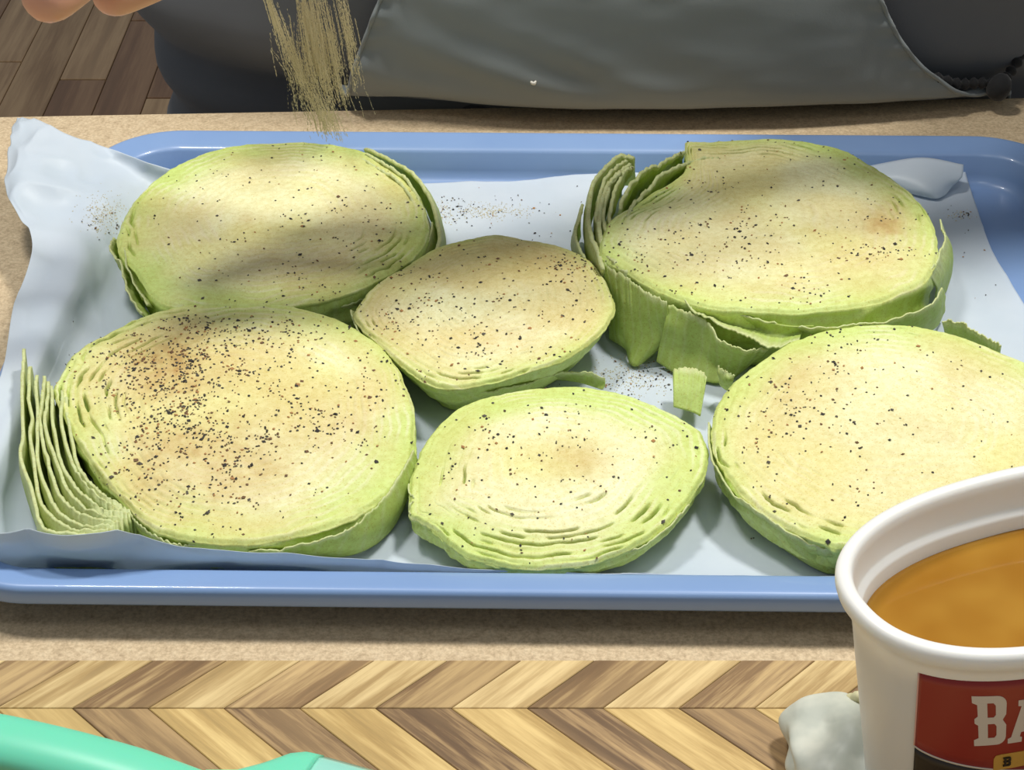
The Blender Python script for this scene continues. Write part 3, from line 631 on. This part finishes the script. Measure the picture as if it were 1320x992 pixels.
# ---------------------------------------------------------------- chopping board
ZB = .018
def board():
    yb = PZ(560, 850, ZB)[1]; y1 = PZ(560, 912, ZB)[1]; rh = .0352; pitch = None
    X0 = PZ(93.4, 912, ZB)[0]; X1 = PZ(973, 912, ZB)[0]; pitch = (X1-X0)/9
    t = empty('chopping_board', (0, .36, 0), 'wooden chopping board with a herringbone of light and dark strips, in front of the tray', 'board')
    mb = M('board_core', lin(120, 92, 58), .6)
    xl, xr = -.34, .34; yf = y1-rh*4
    V, F = box(xl, xr, yf, yb-.0004, 0.0, ZB-.0035); mesh('board_core', V, F, mb, t, smooth=False)
    ml = [[wood('maple_strip_up', lin(176, 146, 94), lin(220, 194, 140), -math.radians(47)), wood('oak_strip_up', lin(132, 102, 66), lin(196, 166, 116), -math.radians(47))],
          [wood('maple_strip_down', lin(184, 152, 92), lin(222, 192, 128), math.radians(45)), wood('oak_strip_down', lin(108, 82, 54), lin(182, 150, 104), math.radians(45))]]
    rows = [(y1, yb-y1, 1)]+[(y1-rh*(k+1), rh, -1 if k % 2 == 0 else 1) for k in range(4)]
    sl = (.0215/.0218)
    for ri, (yl, h, sg) in enumerate(rows):
        cache = {}
        for k in range(-14, 16):
            if sg > 0: xa, xb = X0+k*pitch, X0+k*pitch+h*sl      # bottom x, top x
            else: xb, xa = X0+k*pitch, X0+k*pitch+h*sl
            if ri >= 2:
                pass
            if min(xa, xb) < xl-.001 or max(xa, xb)+pitch > xr+.001: continue
            mi = (k % 2 == 0)
            key = mi
            if key not in cache:
                g = .00012; bm = bmesh.new(); P = [(0+g, g), (pitch-g, g), (pitch-g+(xb-xa), h-g), (g+(xb-xa), h-g)]
                a = [bm.verts.new((x, y_, 0)) for x, y_ in P]; b = [bm.verts.new((x, y_, .0036)) for x, y_ in P]
                bm.faces.new(a[::-1]); bm.faces.new(b)
                for i in range(4): bm.faces.new([a[i], a[(i+1) % 4], b[(i+1) % 4], b[i]])
                bmesh.ops.bevel(bm, geom=[e for e in bm.edges if all(v.co.z > .003 for v in e.verts)], offset=.00025, segments=1, affect='EDGES')
                me = bpy.data.meshes.new('wood_strip'); bm.to_mesh(me); bm.free()
                me.materials.append(ml[0 if sg > 0 else 1][1 if mi else 0]); cache[key] = me
            o = bpy.data.objects.new('wood_strip', cache[key]); col.objects.link(o); o.parent = t
            o.location = (xa, yl-.36, ZB-.0036)
    e1 = M('board_edge', lin(206, 174, 120), .5)
board()

# ---------------------------------------------------------------- spatula
def spatula():
    m1 = M('mint_silicone', lin(112, 214, 178), .38); m2 = M('mint_clear', lin(150, 212, 196), .18)
    bsdf(m1).inputs['Subsurface Weight'].default_value = .15; bsdf(m1).inputs['Subsurface Scale'].default_value = .01
    zt = .031
    a = PZ(-120, 918, zt); b = PZ(270, 1013, zt); ax = (b-a); ax[2] = 0; ax /= np.linalg.norm(ax); sd = np.array([-ax[1], ax[0], 0])
    L = np.linalg.norm((b-a)[:2])
    t = empty('spatula', (*b[:2], ZB), 'mint green silicone spatula lying across the bottom left of the chopping board', 'spatula')
    # handle: flattened rod
    s = np.linspace(-.02, L+.012, 60); r = np.interp(s, [-.02, -.012, L*.3, L*.75, L, L+.012], [.006, .0085, .0096, .0094, .0080, .0075])
    path = a[None]+ax[None]*s[:, None]; path[:, 2] = ZB+.0075+.003*np.sin(np.clip(s/L, 0, 1)*np.pi)
    V, F = sweep(path, r, 24, .62); mesh('handle', V, F, m1, t)
    # head
    ss = np.array([-.004, .004, .010, .016, .020, .026, .05, .08, .088]); ww = np.array([.0085, .0115, .0170, .0240, .0262, .0262, .0250, .022, .012])
    S = np.linspace(-.004, .088, 70); Wd = np.interp(S, ss, ww)
    def head(S, Wd, th, name, m, parent):
        n = 15; q = np.linspace(-1, 1, n)
        up = []; dn = []
        for s_, w_ in zip(S, Wd):
            c = b+ax*s_; e = th*np.sqrt(np.clip(1-np.abs(q)**3.2, 0, 1))
            up.append(np.c_[c[0]+sd[0]*q*w_, c[1]+sd[1]*q*w_, ZB+.0075+e]); dn.append(np.c_[c[0]+sd[0]*q*w_, c[1]+sd[1]*q*w_, ZB+.0075-e])
        up = np.array(up); dn = np.array(dn)
        ring = np.concatenate([up, dn[:, ::-1][:, 1:-1]], 1); N, Mm, _ = ring.shape
        F = gridf(N, Mm, cv=True).tolist(); F += [list(range(Mm))[::-1], [(N-1)*Mm+i for i in range(Mm)]]
        return mesh(name, ring.reshape(-1, 3), F, m, parent)
    hd = head(S[S <= .024], Wd[S <= .024], .0062, 'collar', m1, t)
    head(S[S > .0235], Wd[S > .0235]*.985, .0048, 'blade', m2, t)
spatula()

# ---------------------------------------------------------------- plastic tub
TC = (.1442, .3997); TSA, TSB, TPH, TN, ZT = .0605, .0364, .3958, 2.3, .105
TAPER = .165
def tubp(t, zz, off=0.0):
    k = off-TAPER*(ZT-zz)
    a, b = TSA+k-.003, TSB+k-.003
    if zz >= ZT-.0001: a, b = TSA+off-.003, TSB+off-.003
    c, s = np.cos(t), np.sin(t)
    x = a*np.sign(c)*np.abs(c)**(2/TN); y_ = b*np.sign(s)*np.abs(s)**(2/TN)
    return np.array([TC[0]+x*math.cos(TPH)-y_*math.sin(TPH), TC[1]+x*math.sin(TPH)+y_*math.cos(TPH), zz+0*x])
def tub():
    m = M('white_plastic', lin(232, 230, 224), .38); b = bsdf(m)
    b.inputs['Subsurface Weight'].default_value = .35; b.inputs['Subsurface Scale'].default_value = .006; b.inputs['Subsurface Radius'].default_value = (1, .9, .75)
    v_ = coord(m); bump(m, tnoise(m, v_, 90, 3), .15, .0006)
    t0 = empty('plastic_tub', (TC[0], TC[1], ZB), 'white plastic tub with a red label, filled with amber liquid, at the right edge', 'tub')
    n = 200; tt = np.linspace(0, 2*np.pi, n, endpoint=False)
    zb = ZB
    prof = [(0, ZT-.0205, None)]
    R = []
    def ring(zz, off): R.append(tubp(tt, zz, off).T)
    # outside, from the base to the lip, over it and down the inside
    ring(zb+.0005, -.004); ring(zb+.0006, -.001); ring(zb+.003, .0)
    for zz in np.linspace(zb+.008, ZT-.016, 10): ring(zz, 0)
    ring(ZT-.0125, .0004); ring(ZT-.0095, .0012); ring(ZT-.0065, .0018)
    for zz, of in ((ZT-.0062, .0026), (ZT-.0055, .0032), (ZT-.0035, .0035), (ZT-.0018, .0033), (ZT-.0006, .0026)): ring(zz, of)
    def ring2(zz, off): R.append(np.c_[tubp(tt, ZT, off).T[:, :2], np.full(n, zz)])
    ring2(ZT-.0002, .0016); ring2(ZT, .0002); ring2(ZT-.0004, -.0009); ring2(ZT-.0016, -.0016); ring2(ZT-.004, -.0020)
    ring2(ZT-.0105, -.0030); ring2(ZT-.0112, -.0034); ring2(ZT-.0118, -.0048); ring2(ZT-.0126, -.0052)
    for zz in np.linspace(ZT-.02, zb+.003, 10): ring(zz, -.0028)
    ring(zb+.0016, -.005); ring(zb+.0015, -.012)
    V = np.array(R); N = len(V); F = gridf(N, n, cv=True).tolist(); F += [list(range(n))[::-1], [(N-1)*n+i for i in range(n)]]
    o = mesh('tub_body', V.reshape(-1, 3), F, m, t0)
    # liquid
    ml = M('amber_liquid', lin(214, 160, 62), .06); bl = bsdf(ml); bl.inputs['Transmission Weight'].default_value = .35; bl.inputs['IOR'].default_value = 1.33
    bl.inputs['Subsurface Weight'].default_value = 0.0
    vv = coord(ml); base(ml, ramp(ml, tnoise(ml, vv, 34, 2), [(.35, lin(176, 120, 34)), (.65, lin(198, 146, 54))]))
    zl = ZT-.0172
    RR = [tubp(tt, zl+.0006, -.0031).T, tubp(tt, zl+.0001, -.0045).T, tubp(tt, zl, -.0075).T]
    V = [RR[0], RR[1], RR[2]]; cc = np.array([TC[0], TC[1], zl])
    for f in (.8, .6, .4, .2, .02): V.append(cc+(RR[2]-cc)*f)
    V = [tubp(tt, zb+.0035, -.0032).T]+V
    V = np.array(V); N = len(V); F = gridf(N, n, cv=True).tolist(); F += [list(range(n))[::-1], [(N-1)*n+i for i in range(n)]]
    lq = mesh('liquid', V.reshape(-1, 3), F, ml, None, origin=(TC[0], TC[1], CZ+ZB)); tag(lq, 'amber cooking liquid filling the white plastic tub', 'liquid')
    # label: find where it starts
    zl0 = None
    ts = np.linspace(np.pi*.75, np.pi*2.0, 4000)
    top = ZT-.0124
    P = tubp(ts, top, 0).T; U, Vp = project(P); cand = np.where((U > 1184) & (P[:, 1] < TC[1]+.01))[0]
    # leftmost arc on the front side
    i0 = None
    for i in range(len(ts)):
        if ts[i] > np.pi*1.0 and U[i] >= 1186: i0 = i; break
    arc = np.r_[0, np.cumsum(np.linalg.norm(np.diff(P[:, :2], axis=0), axis=1))]
    def at(s): return np.interp(arc[i0]+s, arc, ts)
    Lw = .066
    mr = M('label_red', lin(150, 34, 26), .35); mk = M('label_black', lin(34, 26, 22), .35); mw = M('label_white', lin(214, 204, 192), .4); mg = M('label_gold', lin(206, 160, 70), .4); mp = M('label_pink_edge', lin(226, 172, 160), .4)
    zlo = zb+.006
    split = lambda s: top-.0300-.010*np.clip(s/.03, 0, 1.2)**.8     # the curved white line
    def strip(name, s0, s1, za, zbb, off, mat, parent, ns=60, nz_=10):
        S = np.linspace(s0, s1, ns); G = np.zeros((nz_, ns, 3))
        for j, s in enumerate(S):
            a_, b_ = za(s), zbb(s)
            for i, q in enumerate(np.linspace(0, 1, nz_)):
                G[i, j] = tubp(np.array(at(s)), a_+(b_-a_)*q, off)
        return shell(name, G, .0002, mat, parent)
    topc = lambda s: top+0*s
    lb = strip('label', 0, Lw, topc, split, .0003, mr, t0); lb['label'] = 'red printed label'
    strip('label_base', 0, Lw, lambda s: split(s)-.0005, lambda s: zlo, .0003, mk, lb)
    strip('label_line', 0, Lw, lambda s: split(s)+.0001, lambda s: split(s)-.0006, .0004, mw, lb, 60, 3)
    strip('label_edge', -.0004, .0, topc, split, .0003, mp, lb, 3, 10)
    # letters: polygons in a unit box (x right, y up), with holes
    SH = .16
    def letter(polys, holes, x0, y0, sx, sy, mat, name, off=.0005):
        bm = bmesh.new()
        cu = bpy.data.curves.new('t', 'CURVE'); cu.dimensions = '2D'; cu.fill_mode = 'BOTH'
        for pl in polys+holes:
            sp = cu.splines.new('POLY'); sp.points.add(len(pl)-1); sp.use_cyclic_u = True
            for p_, q in zip(sp.points, pl): p_.co = (q[0], q[1], 0, 1)
        ob = bpy.data.objects.new('t', cu); col.objects.link(ob)
        me = bpy.data.meshes.new_from_object(ob.evaluated_get(bpy.context.evaluated_depsgraph_get()))
        bpy.data.objects.remove(ob)
        bm.from_mesh(me)
        bmesh.ops.triangulate(bm, faces=bm.faces)
        bmesh.ops.subdivide_edges(bm, edges=bm.edges, cuts=3, use_grid_fill=True)
        V = [tubp(np.array(at(x0+v.co.x*sx-(v.co.y-1)*sy*SH-(y0-top)*0)), y0+v.co.y*sy, off) for v in bm.verts]
        V2 = [tubp(np.array(at(x0+v.co.x*sx-(v.co.y-1)*sy*SH-(y0-top)*0)), y0+v.co.y*sy, off-.0004) for v in bm.verts]
        bm.verts.index_update(); F = [[v.index for v in f.verts] for f in bm.faces]
        be = [[v.index for v in e.verts] for e in bm.edges if e.is_boundary]
        k = len(V); F += [[i+k for i in f[::-1]] for f in F]+[[a_, b_, b_+k, a_+k] for a_, b_ in be]
        bm.free(); return mesh(name, V+V2, F, mat, lb, smooth=False)
    def arc_(cx, cy, rx, ry, a0, a1, n=10): return [(cx+rx*math.cos(math.radians(a0+(a1-a0)*i/n)), cy+ry*math.sin(math.radians(a0+(a1-a0)*i/n))) for i in range(n+1)]
    B = [(0, 0)]+[(.66, 0)]+arc_(.70, .16, .27, .16, -90, 0, 5)+[(.97, .40)]+[(.86, .51), (.96, .62)]+arc_(.70, .84, .27, .16, 0, 90, 5)+[(.0, 1), (.0, .87), (.14, .83), (.14, .60), (.04, .55), (.04, .46), (.14, .42), (.14, .16), (0, .12)]
    B1 = [(.42, .15), (.42, .44), (.62, .44), (.68, .39), (.68, .2), (.62, .15)]; B2 = [(.42, .57), (.42, .86), (.60, .86), (.66, .81), (.66, .62), (.60, .57)]
    A = [(0, 0), (.36, 0), (.36, .11), (.30, .13), (.33, .24), (.67, .24), (.70, .13), (.64, .11), (.64, 0), (1.0, 0), (1.0, .11), (.93, .14), (.70, .88), (.74, 1), (.22, 1), (.22, .87), (.30, .86), (.08, .14), (0, .11)]
    A1 = [(.38, .38), (.5, .82), (.62, .38)]
    hb = .0212
    letter([B], [B1, B2], .0138, top-.0062-hb, .0096, hb, mw, 'letter')
    letter([A], [A1], .0242, top-.0064-hb, .0120, hb*.88, mw, 'letter')
    q = [(0, 0), (0, .75), (.08, .95), (.3, 1.0), (3.2, 1.0), (3.2, 0)]
    letter([q], [], .0238, top-.0392, .008, .0070, mg, 'badge', .0006)
    letter([B], [B1, B2], .0270, top-.0376, .0026, .0040, mk, 'letter', .0009)
tub()

# ---------------------------------------------------------------- garlic bulb beside the tub
def bulb():
    m = M('bulb_skin', lin(198, 200, 188), .5); v_ = coord(m)
    base(m, ramp(m, tnoise(m, v_, 70, 3), [(.35, lin(184, 188, 176)), (.65, lin(212, 212, 198))])); bump(m, tnoise(m, v_, 220, 3), .2, .0006)
    cx, cy = .0990, .4020; n, k = 120, 70
    t0 = empty('garlic_bulb', (cx, cy, ZB), 'pale greyish white lumpy bulb on the chopping board, half hidden by the plastic tub', 'garlic')
    ph = np.linspace(.02, np.pi-.02, k)[:, None]; th = np.linspace(0, 2*np.pi, n, endpoint=False)[None]
    lob = .90+.10*np.abs(np.cos(th*2.5+.8+.3*np.sin(ph*2)))**.7
    r = (1+.26*fbm(np.cos(th)*2*np.sin(ph), np.sin(th)*2*np.sin(ph), np.cos(ph)*2, 77, 1))*(1+(lob-1)*np.sin(ph)**1.2)
    X = cx+.0185*r*np.sin(ph)*np.cos(th); Y = cy+.0245*r*np.sin(ph)*np.sin(th); Z = ZB+.0085+.0105*r*np.cos(ph)+0*th
    V = np.stack([X, Y, Z], -1); V[..., 2] = np.maximum(V[..., 2], ZB)
    F = gridf(k, n, cv=True).tolist(); F += [list(range(n))[::-1], [(k-1)*n+i for i in range(n)]]
    mesh('bulb', V.reshape(-1, 3), F, m, t0)
    p = PZ(1088, 905, ZB+.015); q = PZ(1110, 896, ZB+.021)
    path = np.linspace(0, 1, 10)[:, None]*(q-p)+p; V, F = sweep(path, np.linspace(.0020, .0016, 10)*(1+.1*np.sin(np.arange(10)*2)), 14)
    s = mesh('stem', V, F, M('stem_pale', lin(206, 200, 160), .6), t0)
bulb()

# ---------------------------------------------------------------- falling seasoning
def falling():
    B = [((335, -40), (352, 20), (372, 85), 3.5, .6, 1500), ((352, 0), (378, 70), (405, 140), 4.5, .7, 1500), ((388, -40), (400, 40), (418, 138), 8, 1., 4200), ((405, -40), (425, 60), (440, 140), 10, 1., 3200),
         ((430, -40), (448, 40), (462, 120), 6, .5, 1500), ((395, 0), (405, 80), (432, 175), 20, .3, 3600), ((360, 60), (385, 100), (390, 150), 10, .3, 500), ((398, 112), (414, 150), (424, 184), 15, .3, 1500)]
    pts = []; dirs = []
    for a, b, c, wd, s, n in B:
        C = cr([a, b, c], 60); nth = int(max(10, wd*7))
        th_ = [(rng.normal(0, wd*.75), rng.normal(0, wd*.45), rng.uniform(0, .45), rng.uniform(.55, 1.0), .785+rng.normal(0, .010)) for _ in range(nth)]
        for _ in range(int(n*1.9)):
            o0, o1, ta, tb, Yd = th_[rng.integers(nth)]
            t = ta+(tb-ta)*rng.random(); i = min(int(t*59), 58); f = t*59-i
            p = C[i]*(1-f)+C[i+1]*f; h = o0+(o1)*t+rng.normal(0, .35)
            w_ = PY(p[0]+h, p[1], Yd+rng.normal(0, .001))
            d = PY(*(C[i+1]+[h, 0]), Yd)-PY(*(C[i]+[h, 0]), Yd)
            pts.append(w_); dirs.append(d/np.linalg.norm(d))
    pts = np.array(pts); D = np.array(dirs); n = len(pts)
    keep = pts[:, 2] > .033; pts, D = pts[keep], D[keep]; n = len(pts)
    e2 = np.cross(D, rng.normal(size=(n, 3))); e2 /= np.linalg.norm(e2, axis=1, keepdims=True); e3 = np.cross(D, e2)
    a = rng.uniform(.0003, .0009, n)[:, None]; b = rng.uniform(.00006, .00014, n)[:, None]
    V = np.stack([pts+D*a, pts-D*a, pts+e2*b, pts-e2*b, pts+e3*b, pts-e3*b], 1).reshape(-1, 3)
    f = np.array([(0, 2, 4), (2, 1, 4), (1, 3, 4), (3, 0, 4), (2, 0, 5), (1, 2, 5), (3, 1, 5), (0, 3, 5)])
    F = (f[None]+6*np.arange(n)[:, None, None]).reshape(-1, 3)
    o = mesh('falling_seasoning', V, F, m_grain, None, smooth=False, origin=(-.09, .785, CZ+.03))
    tag(o, 'stream of dry pale seasoning falling in front of the dark apron onto the back left slice', 'seasoning', kind='stuff')
falling()

# ---------------------------------------------------------------- person
def cloth(name, c, sc_=900):
    m = M(name, c, .85); v_ = coord(m); b = bsdf(m); b.inputs['Sheen Weight'].default_value = .15
    base(m, mixc(m, tnoise(m, v_, 12, 3), [x*.9 for x in c], [x*1.1 for x in c])); bump(m, tnoise(m, v_, sc_, 2), .12, .0005); return m
def person():
    m_skin = M('skin', lin(214, 158, 132), .5); b = bsdf(m_skin); b.inputs['Subsurface Weight'].default_value = .15; b.inputs['Subsurface Scale'].default_value = .008; b.inputs['Subsurface Radius'].default_value = (1, .4, .25)
    v_ = coord(m_skin); bump(m_skin, tnoise(m_skin, v_, 300, 3), .15, .0005)
    m_shirt = cloth('charcoal_cloth', lin(100, 104, 110)); m_apron = cloth('grey_cloth', lin(132, 138, 138)); m_tr = cloth('dark_denim', lin(40, 44, 56))
    cx, cy = .072, 1.035
    t0 = empty('person', (cx, cy, -.9), 'person in dark grey shirt and grey apron behind the counter, sprinkling seasoning', 'person')
    # body: one skin mesh
    J = []; E_ = []
    def j(p, r, par=None):
        J.append((np.array(p, float), r)); k = len(J)-1
        if par is not None: E_.append((par, k))
        return k
    pel = j((cx, cy, .04), .12); be = j((cx, cy-.01, .16), .125, pel); ch = j((cx, cy, .33), .13, be); nk0 = j((cx, cy, .50), .062, ch); nk = j((cx, cy-.01, .57), .055, nk0)
    h1 = j((cx, cy-.02, .64), .075, nk); h2 = j((cx, cy-.02, .71), .085, h1); j((cx, cy-.01, .77), .065, h2)
    for s in (-1, 1):
        hp = j((cx+s*.10, cy, -.02), .095, pel); kn = j((cx+s*.12, cy-.01, -.42), .062, hp); an = j((cx+s*.12, cy+.02, -.82), .04, kn); j((cx+s*.13, cy-.12, -.87), .035, an)
    # resting arm (image left)
    s1_ = j((cx-.20, cy, .44), .058, ch); e1_ = j((cx-.16, cy+.16, .18), .044, s1_); w1_ = j((cx-.06, cy+.20, -.02), .029, e1_)
    def hand(w, wp, dirp, side, nrm, curls, L=.085, tips=None):
        d = np.array(dirp, float); d /= np.linalg.norm(d); sd_ = np.array(side, float); sd_ -= d*sd_.dot(d); sd_ /= np.linalg.norm(sd_); nn = np.cross(d, sd_)*nrm
        pc = j(wp+d*.045, .024, w); pe = j(wp+d*.075, .020, pc)
        for i, (o, l, r) in enumerate(((-.028, .070, .0088), (-.010, .080, .0092), (.010, .075, .0090), (.028, .058, .0080))):
            k = j(wp+d*.088+sd_*o, r*1.1, pe); p = wp+d*.088+sd_*o; dd = d.copy()
            for q in range(3):
                a = curls[i]*(.7+.2*q); dd = dd*math.cos(a)+nn*math.sin(a)*(1); dd /= np.linalg.norm(dd)
                # re-orthogonalise the bend direction
                nn2 = nn
                p = p+dd*l*(.42, .32, .26)[q]; k = j(p, r*(1-.09*q), k)
        p = wp+d*.03-sd_*.030; k = j(p, .0115, pc); p = p+(d*.6-sd_*.5+nn*.5)*.035; k = j(p, .0105, k); p = p+(d*.9+nn*.45)*.030; j(p, .0092, k)
    hand(w1_, J[w1_][0], (0, -.1, -1), (0, -1, 0), 1, (.35, .35, .4, .45))
    # sprinkling arm (image right) reaching across; the two visible finger ends are placed where the photo shows them
    s2_ = j((cx+.20, cy-.01, .44), .058, ch); e2_ = j((cx+.27, cy-.17, .27), .044, s2_); w2p = np.array((.030, .715, .220)); w2_ = j(w2p, .029, e2_)
    dirh = np.array((-.97, -.10, -.16)); dirh /= np.linalg.norm(dirh)
    pc = j(w2p+dirh*.045, .027, w2_); pe = j(w2p+dirh*.085, .024, pc)
    tipA = PY(38, 14, .625); midA = PY(120, -52, .655); tipB = PY(120, 2, .665); midB = PY(215, -40, .690)
    fin = [([w2p+dirh*.098+(0, -.034, -.002), midA+(.028, 0, .020), midA, tipA], (.0115, .0115, .0112, .0108)),
           ([w2p+dirh*.102+(0, -.012, .0), midB+(.022, 0, .016), midB, tipB], (.0112, .0112, .011, .0098)),
           ([w2p+dirh*.10+(0, .012, .0), w2p+dirh*.138+(0, .016, -.004), w2p+dirh*.160+(.0, .014, -.022), w2p+dirh*.155+(.0, .008, -.036)], (.0098, .0096, .0092, .0082)),
           ([w2p+dirh*.092+(0, .032, .0), w2p+dirh*.120+(0, .040, -.004), w2p+dirh*.136+(0, .038, -.018), w2p+dirh*.132+(0, .032, -.030)], (.0088, .0086, .0082, .0074))]
    for pts, rs in fin:
        k = pe
        for p, r in zip(pts, rs): k = j(p, r, k)
    k = j(w2p+dirh*.05+(0, -.034, -.012), .0125, pc); k = j(w2p+dirh*.085+(0, -.045, -.024), .0115, k); j(w2p+dirh*.112+(0, -.040, -.034), .0100, k)
    org = np.array([cx, cy, -.9])
    me = bpy.data.meshes.new('body'); me.from_pydata([tuple(p-org) for p, r in J], E_, [])
    o = bpy.data.objects.new('body', me); col.objects.link(o); o.parent = t0; me.materials.append(m_skin)
    sk = o.modifiers.new('skin', 'SKIN'); sk.use_smooth_shade = True
    for i, (p, r) in enumerate(J): me.skin_vertices[0].data[i].radius = (r, r); me.skin_vertices[0].data[i].use_root = (i == 0)
    ss = o.modifiers.new('sub', 'SUBSURF'); ss.levels = 2; ss.render_levels = 2
    # shirt: torso loft with belly
    n = 160; tt = np.linspace(0, 2*np.pi, n, endpoint=False)
    zs = [-.12, -.06, -.02, .0, .012, .03, .06, .10, .16, .24, .33, .42, .48, .53, .56]
    aa = [.262, .268, .275, .280, .284, .286, .284, .280, .272, .262, .255, .245, .20, .12, .075]
    fy = [.925, .915, .907, .903, .893, .884, .880, .878, .880, .890, .905, .925, .95, .975, .985]
    R = []
    for zz, a, f in zip(cr(np.array(zs)[:, None], 70)[:, 0], cr(np.array(aa)[:, None], 70)[:, 0], cr(np.array(fy)[:, None], 70)[:, 0]):
        c, s = np.cos(tt), np.sin(tt); e = 2/3.0
        bf = cy-f; bb = .12
        x = a*np.sign(c)*np.abs(c)**e; y_ = np.where(s < 0, bf, bb)*np.sign(s)*np.abs(s)**e
        X = cx+x; Yy = cy+y_
        fo = .006*fbm(X*10, zz*16, Yy*8, 91, 3)+.0035*np.sin(zz*120+X*22+3*noise(X*8, zz*8, 0, 92))*sm(.10, .26, np.abs(x))
        R.append(np.c_[X+fo*c, Yy+fo*s, np.full(n, zz)])
    R = np.array(R); F = gridf(len(R), n, cv=True)
    mesh('shirt', R.reshape(-1, 3), F, m_shirt, t0)
    # sleeves
    for nm, a_, b_, c_, r0, r1 in (('sleeve', J[s1_][0], J[e1_][0], J[w1_][0], .078, .058), ('sleeve', J[s2_][0], J[e2_][0], J[e2_][0]*.55+J[w2_][0]*.45, .078, .056)):
        P = cr([a_+(a_-b_)*.15, a_, b_, c_], 50); V, F2 = sweep(P, np.linspace(r0, r1, 50)*(1+.05*np.sin(np.arange(50)*1.1)), 28); mesh(nm, V, F2[:-2], m_shirt, t0)
    for s in (-1, 1):
        P = cr([(cx+s*.10, cy+.01, -.06), (cx+s*.115, cy, -.25), (cx+s*.12, cy, -.45), (cx+s*.12, cy+.02, -.84)], 40)
        V, F2 = sweep(P, np.linspace(.125, .075, 40), 28); mesh('trouser_leg', V, F2[:-2], m_tr, t0)
        V, F2 = sweep(cr([(cx+s*.12, cy+.06, -.86), (cx+s*.125, cy-.04, -.855), (cx+s*.135, cy-.17, -.87)], 16), np.interp(np.arange(16), [0, 3, 10, 15], [.02, .042, .045, .022]), 18, .8)
        V = np.array(V); V[:, 2] = np.maximum(V[:, 2], -.9); mesh('shoe', V, F2, m_tr, t0)
    V = []; k = 24
    # hair cap
    ph = np.linspace(0.01, 1.75, 16)[:, None]; th = np.linspace(0, 2*np.pi, 32, endpoint=False)[None]
    G = np.stack([cx+.092*np.sin(ph)*np.cos(th), cy+.0+.104*np.sin(ph)*np.sin(th), .735+.105*np.cos(ph)+.03*np.sin(th)*-1*np.sin(ph)+0*th], -1)
    mesh('hair', G.reshape(-1, 3), gridf(16, 32, cv=True), M('hair_brown', lin(62, 44, 32), .6), t0)
    # apron
    def row(vv, ul, ur, Yc, Ye, n=9):
        r = []
        for i in range(n):
            q = i/(n-1); u = ul+(ur-ul)*q; e = abs(2*q-1)
            r.append(PY(u, vv, Yc+(Ye-Yc)*e**2.5))
        return r
    def rowz(zz, ul, ur, Yc, Ye, n=9):
        r = []
        for i in range(n):
            q = i/(n-1); e = abs(2*q-1); Y = Yc+(Ye-Yc)*e**2.5
            zc = Y*CP+(CAM_H-zz)*SP; r.append(np.array([(ul+(ur-ul)*q-660)/FPX*zc, Y, zz]))
        return r
    R = [rowz(.36, 590, 1010, .895, .898), rowz(.24, 575, 1030, .872, .878), rowz(.15, 550, 1070, .866, .873), row(-40, 508, 1112, .864, .872), row(0, 490, 1135, .8625, .872), row(50, 470, 1160, .862, .873),
         row(92, 455, 1196, .862, .876), row(122, 448, 1250, .8625, .884),
         rowz(.010, 440, 1292, .868, .893), rowz(.0035, 440, 1300, .886, .899), rowz(-.004, 440, 1300, .9035, .909), rowz(-.05, 440, 1300, .907, .914), rowz(-.25, 430, 1300, .915, .925), rowz(-.45, 420, 1290, .92, .93)]
    G = surf(R, 190, 200); N = normals(G); X, Z = G[..., 0], G[..., 2]
    q = np.linspace(0, 1, 200)[None]
    ed = np.exp(-(q/.03)**2)+np.exp(-((1-q)/.03)**2)
    wr = .0022*fbm(X*14, Z*30, 0, 95, 3)+.0016*np.sin((Z*1.0+X*.55)*150+4*noise(X*9, Z*9, 0, 96))*sm(.2, .7, noise(X*10, Z*12, 0, 97)+.3*(1-q))*sm(.012, .03, Z)
    wr = wr+.0012*np.sin(Z*500+6*noise(X*20, Z*20, 0, 98))*ed*.8
    G = G+N*(wr*sm(-.01, .02, Z))[..., None]*(-1 if N[60, 100, 1] > 0 else 1)
    ap = shell('apron', G, .0012, m_apron, t0); ap['label'] = 'grey apron with hemmed slanting edges'
    # hems
    for side in (0, -1):
        P = G[30:150, side if side == 0 else -1]; V, F2 = sweep(P+[0, -.0008, 0], np.full(len(P), .0011), 8); mesh('hem', V, F2, m_apron, ap)
    V, F2 = sweep(cr([PY(684, 105, .8590), PY(688, 108, .8590), PY(691, 104, .8595)], 8), np.array([.0004, .0007, .0009, .0008, .0009, .0008, .0006, .0003]), 8); mesh('crumb', V, F2, M('crumb_pale', lin(226, 222, 210), .6), ap)
    # waist tie and its knot at the right
    m_blk = cloth('black_tape', lin(22, 22, 24))
    kp = PY(1286, 108, .888)
    P = cr([PY(1205, 100, .880), PY(1235, 108, .884), PY(1262, 107, .886), kp, PY(1300, 96, .895), PY(1318, 70, .905)], 60)
    V, F2 = sweep(P, .0024+.0008*np.sin(np.arange(60)*1.3), 10); mesh('waist_tie', V, F2, m_blk, ap)
    V, F2 = sweep(cr([kp+(-.003, -.002, -.006), kp+(0, -.004, 0), kp+(.002, -.001, .006)], 10), np.array([.002, .004, .0055, .006, .006, .006, .0055, .005, .004, .002]), 14); mesh('tie_knot', V, F2, m_blk, ap)
person()
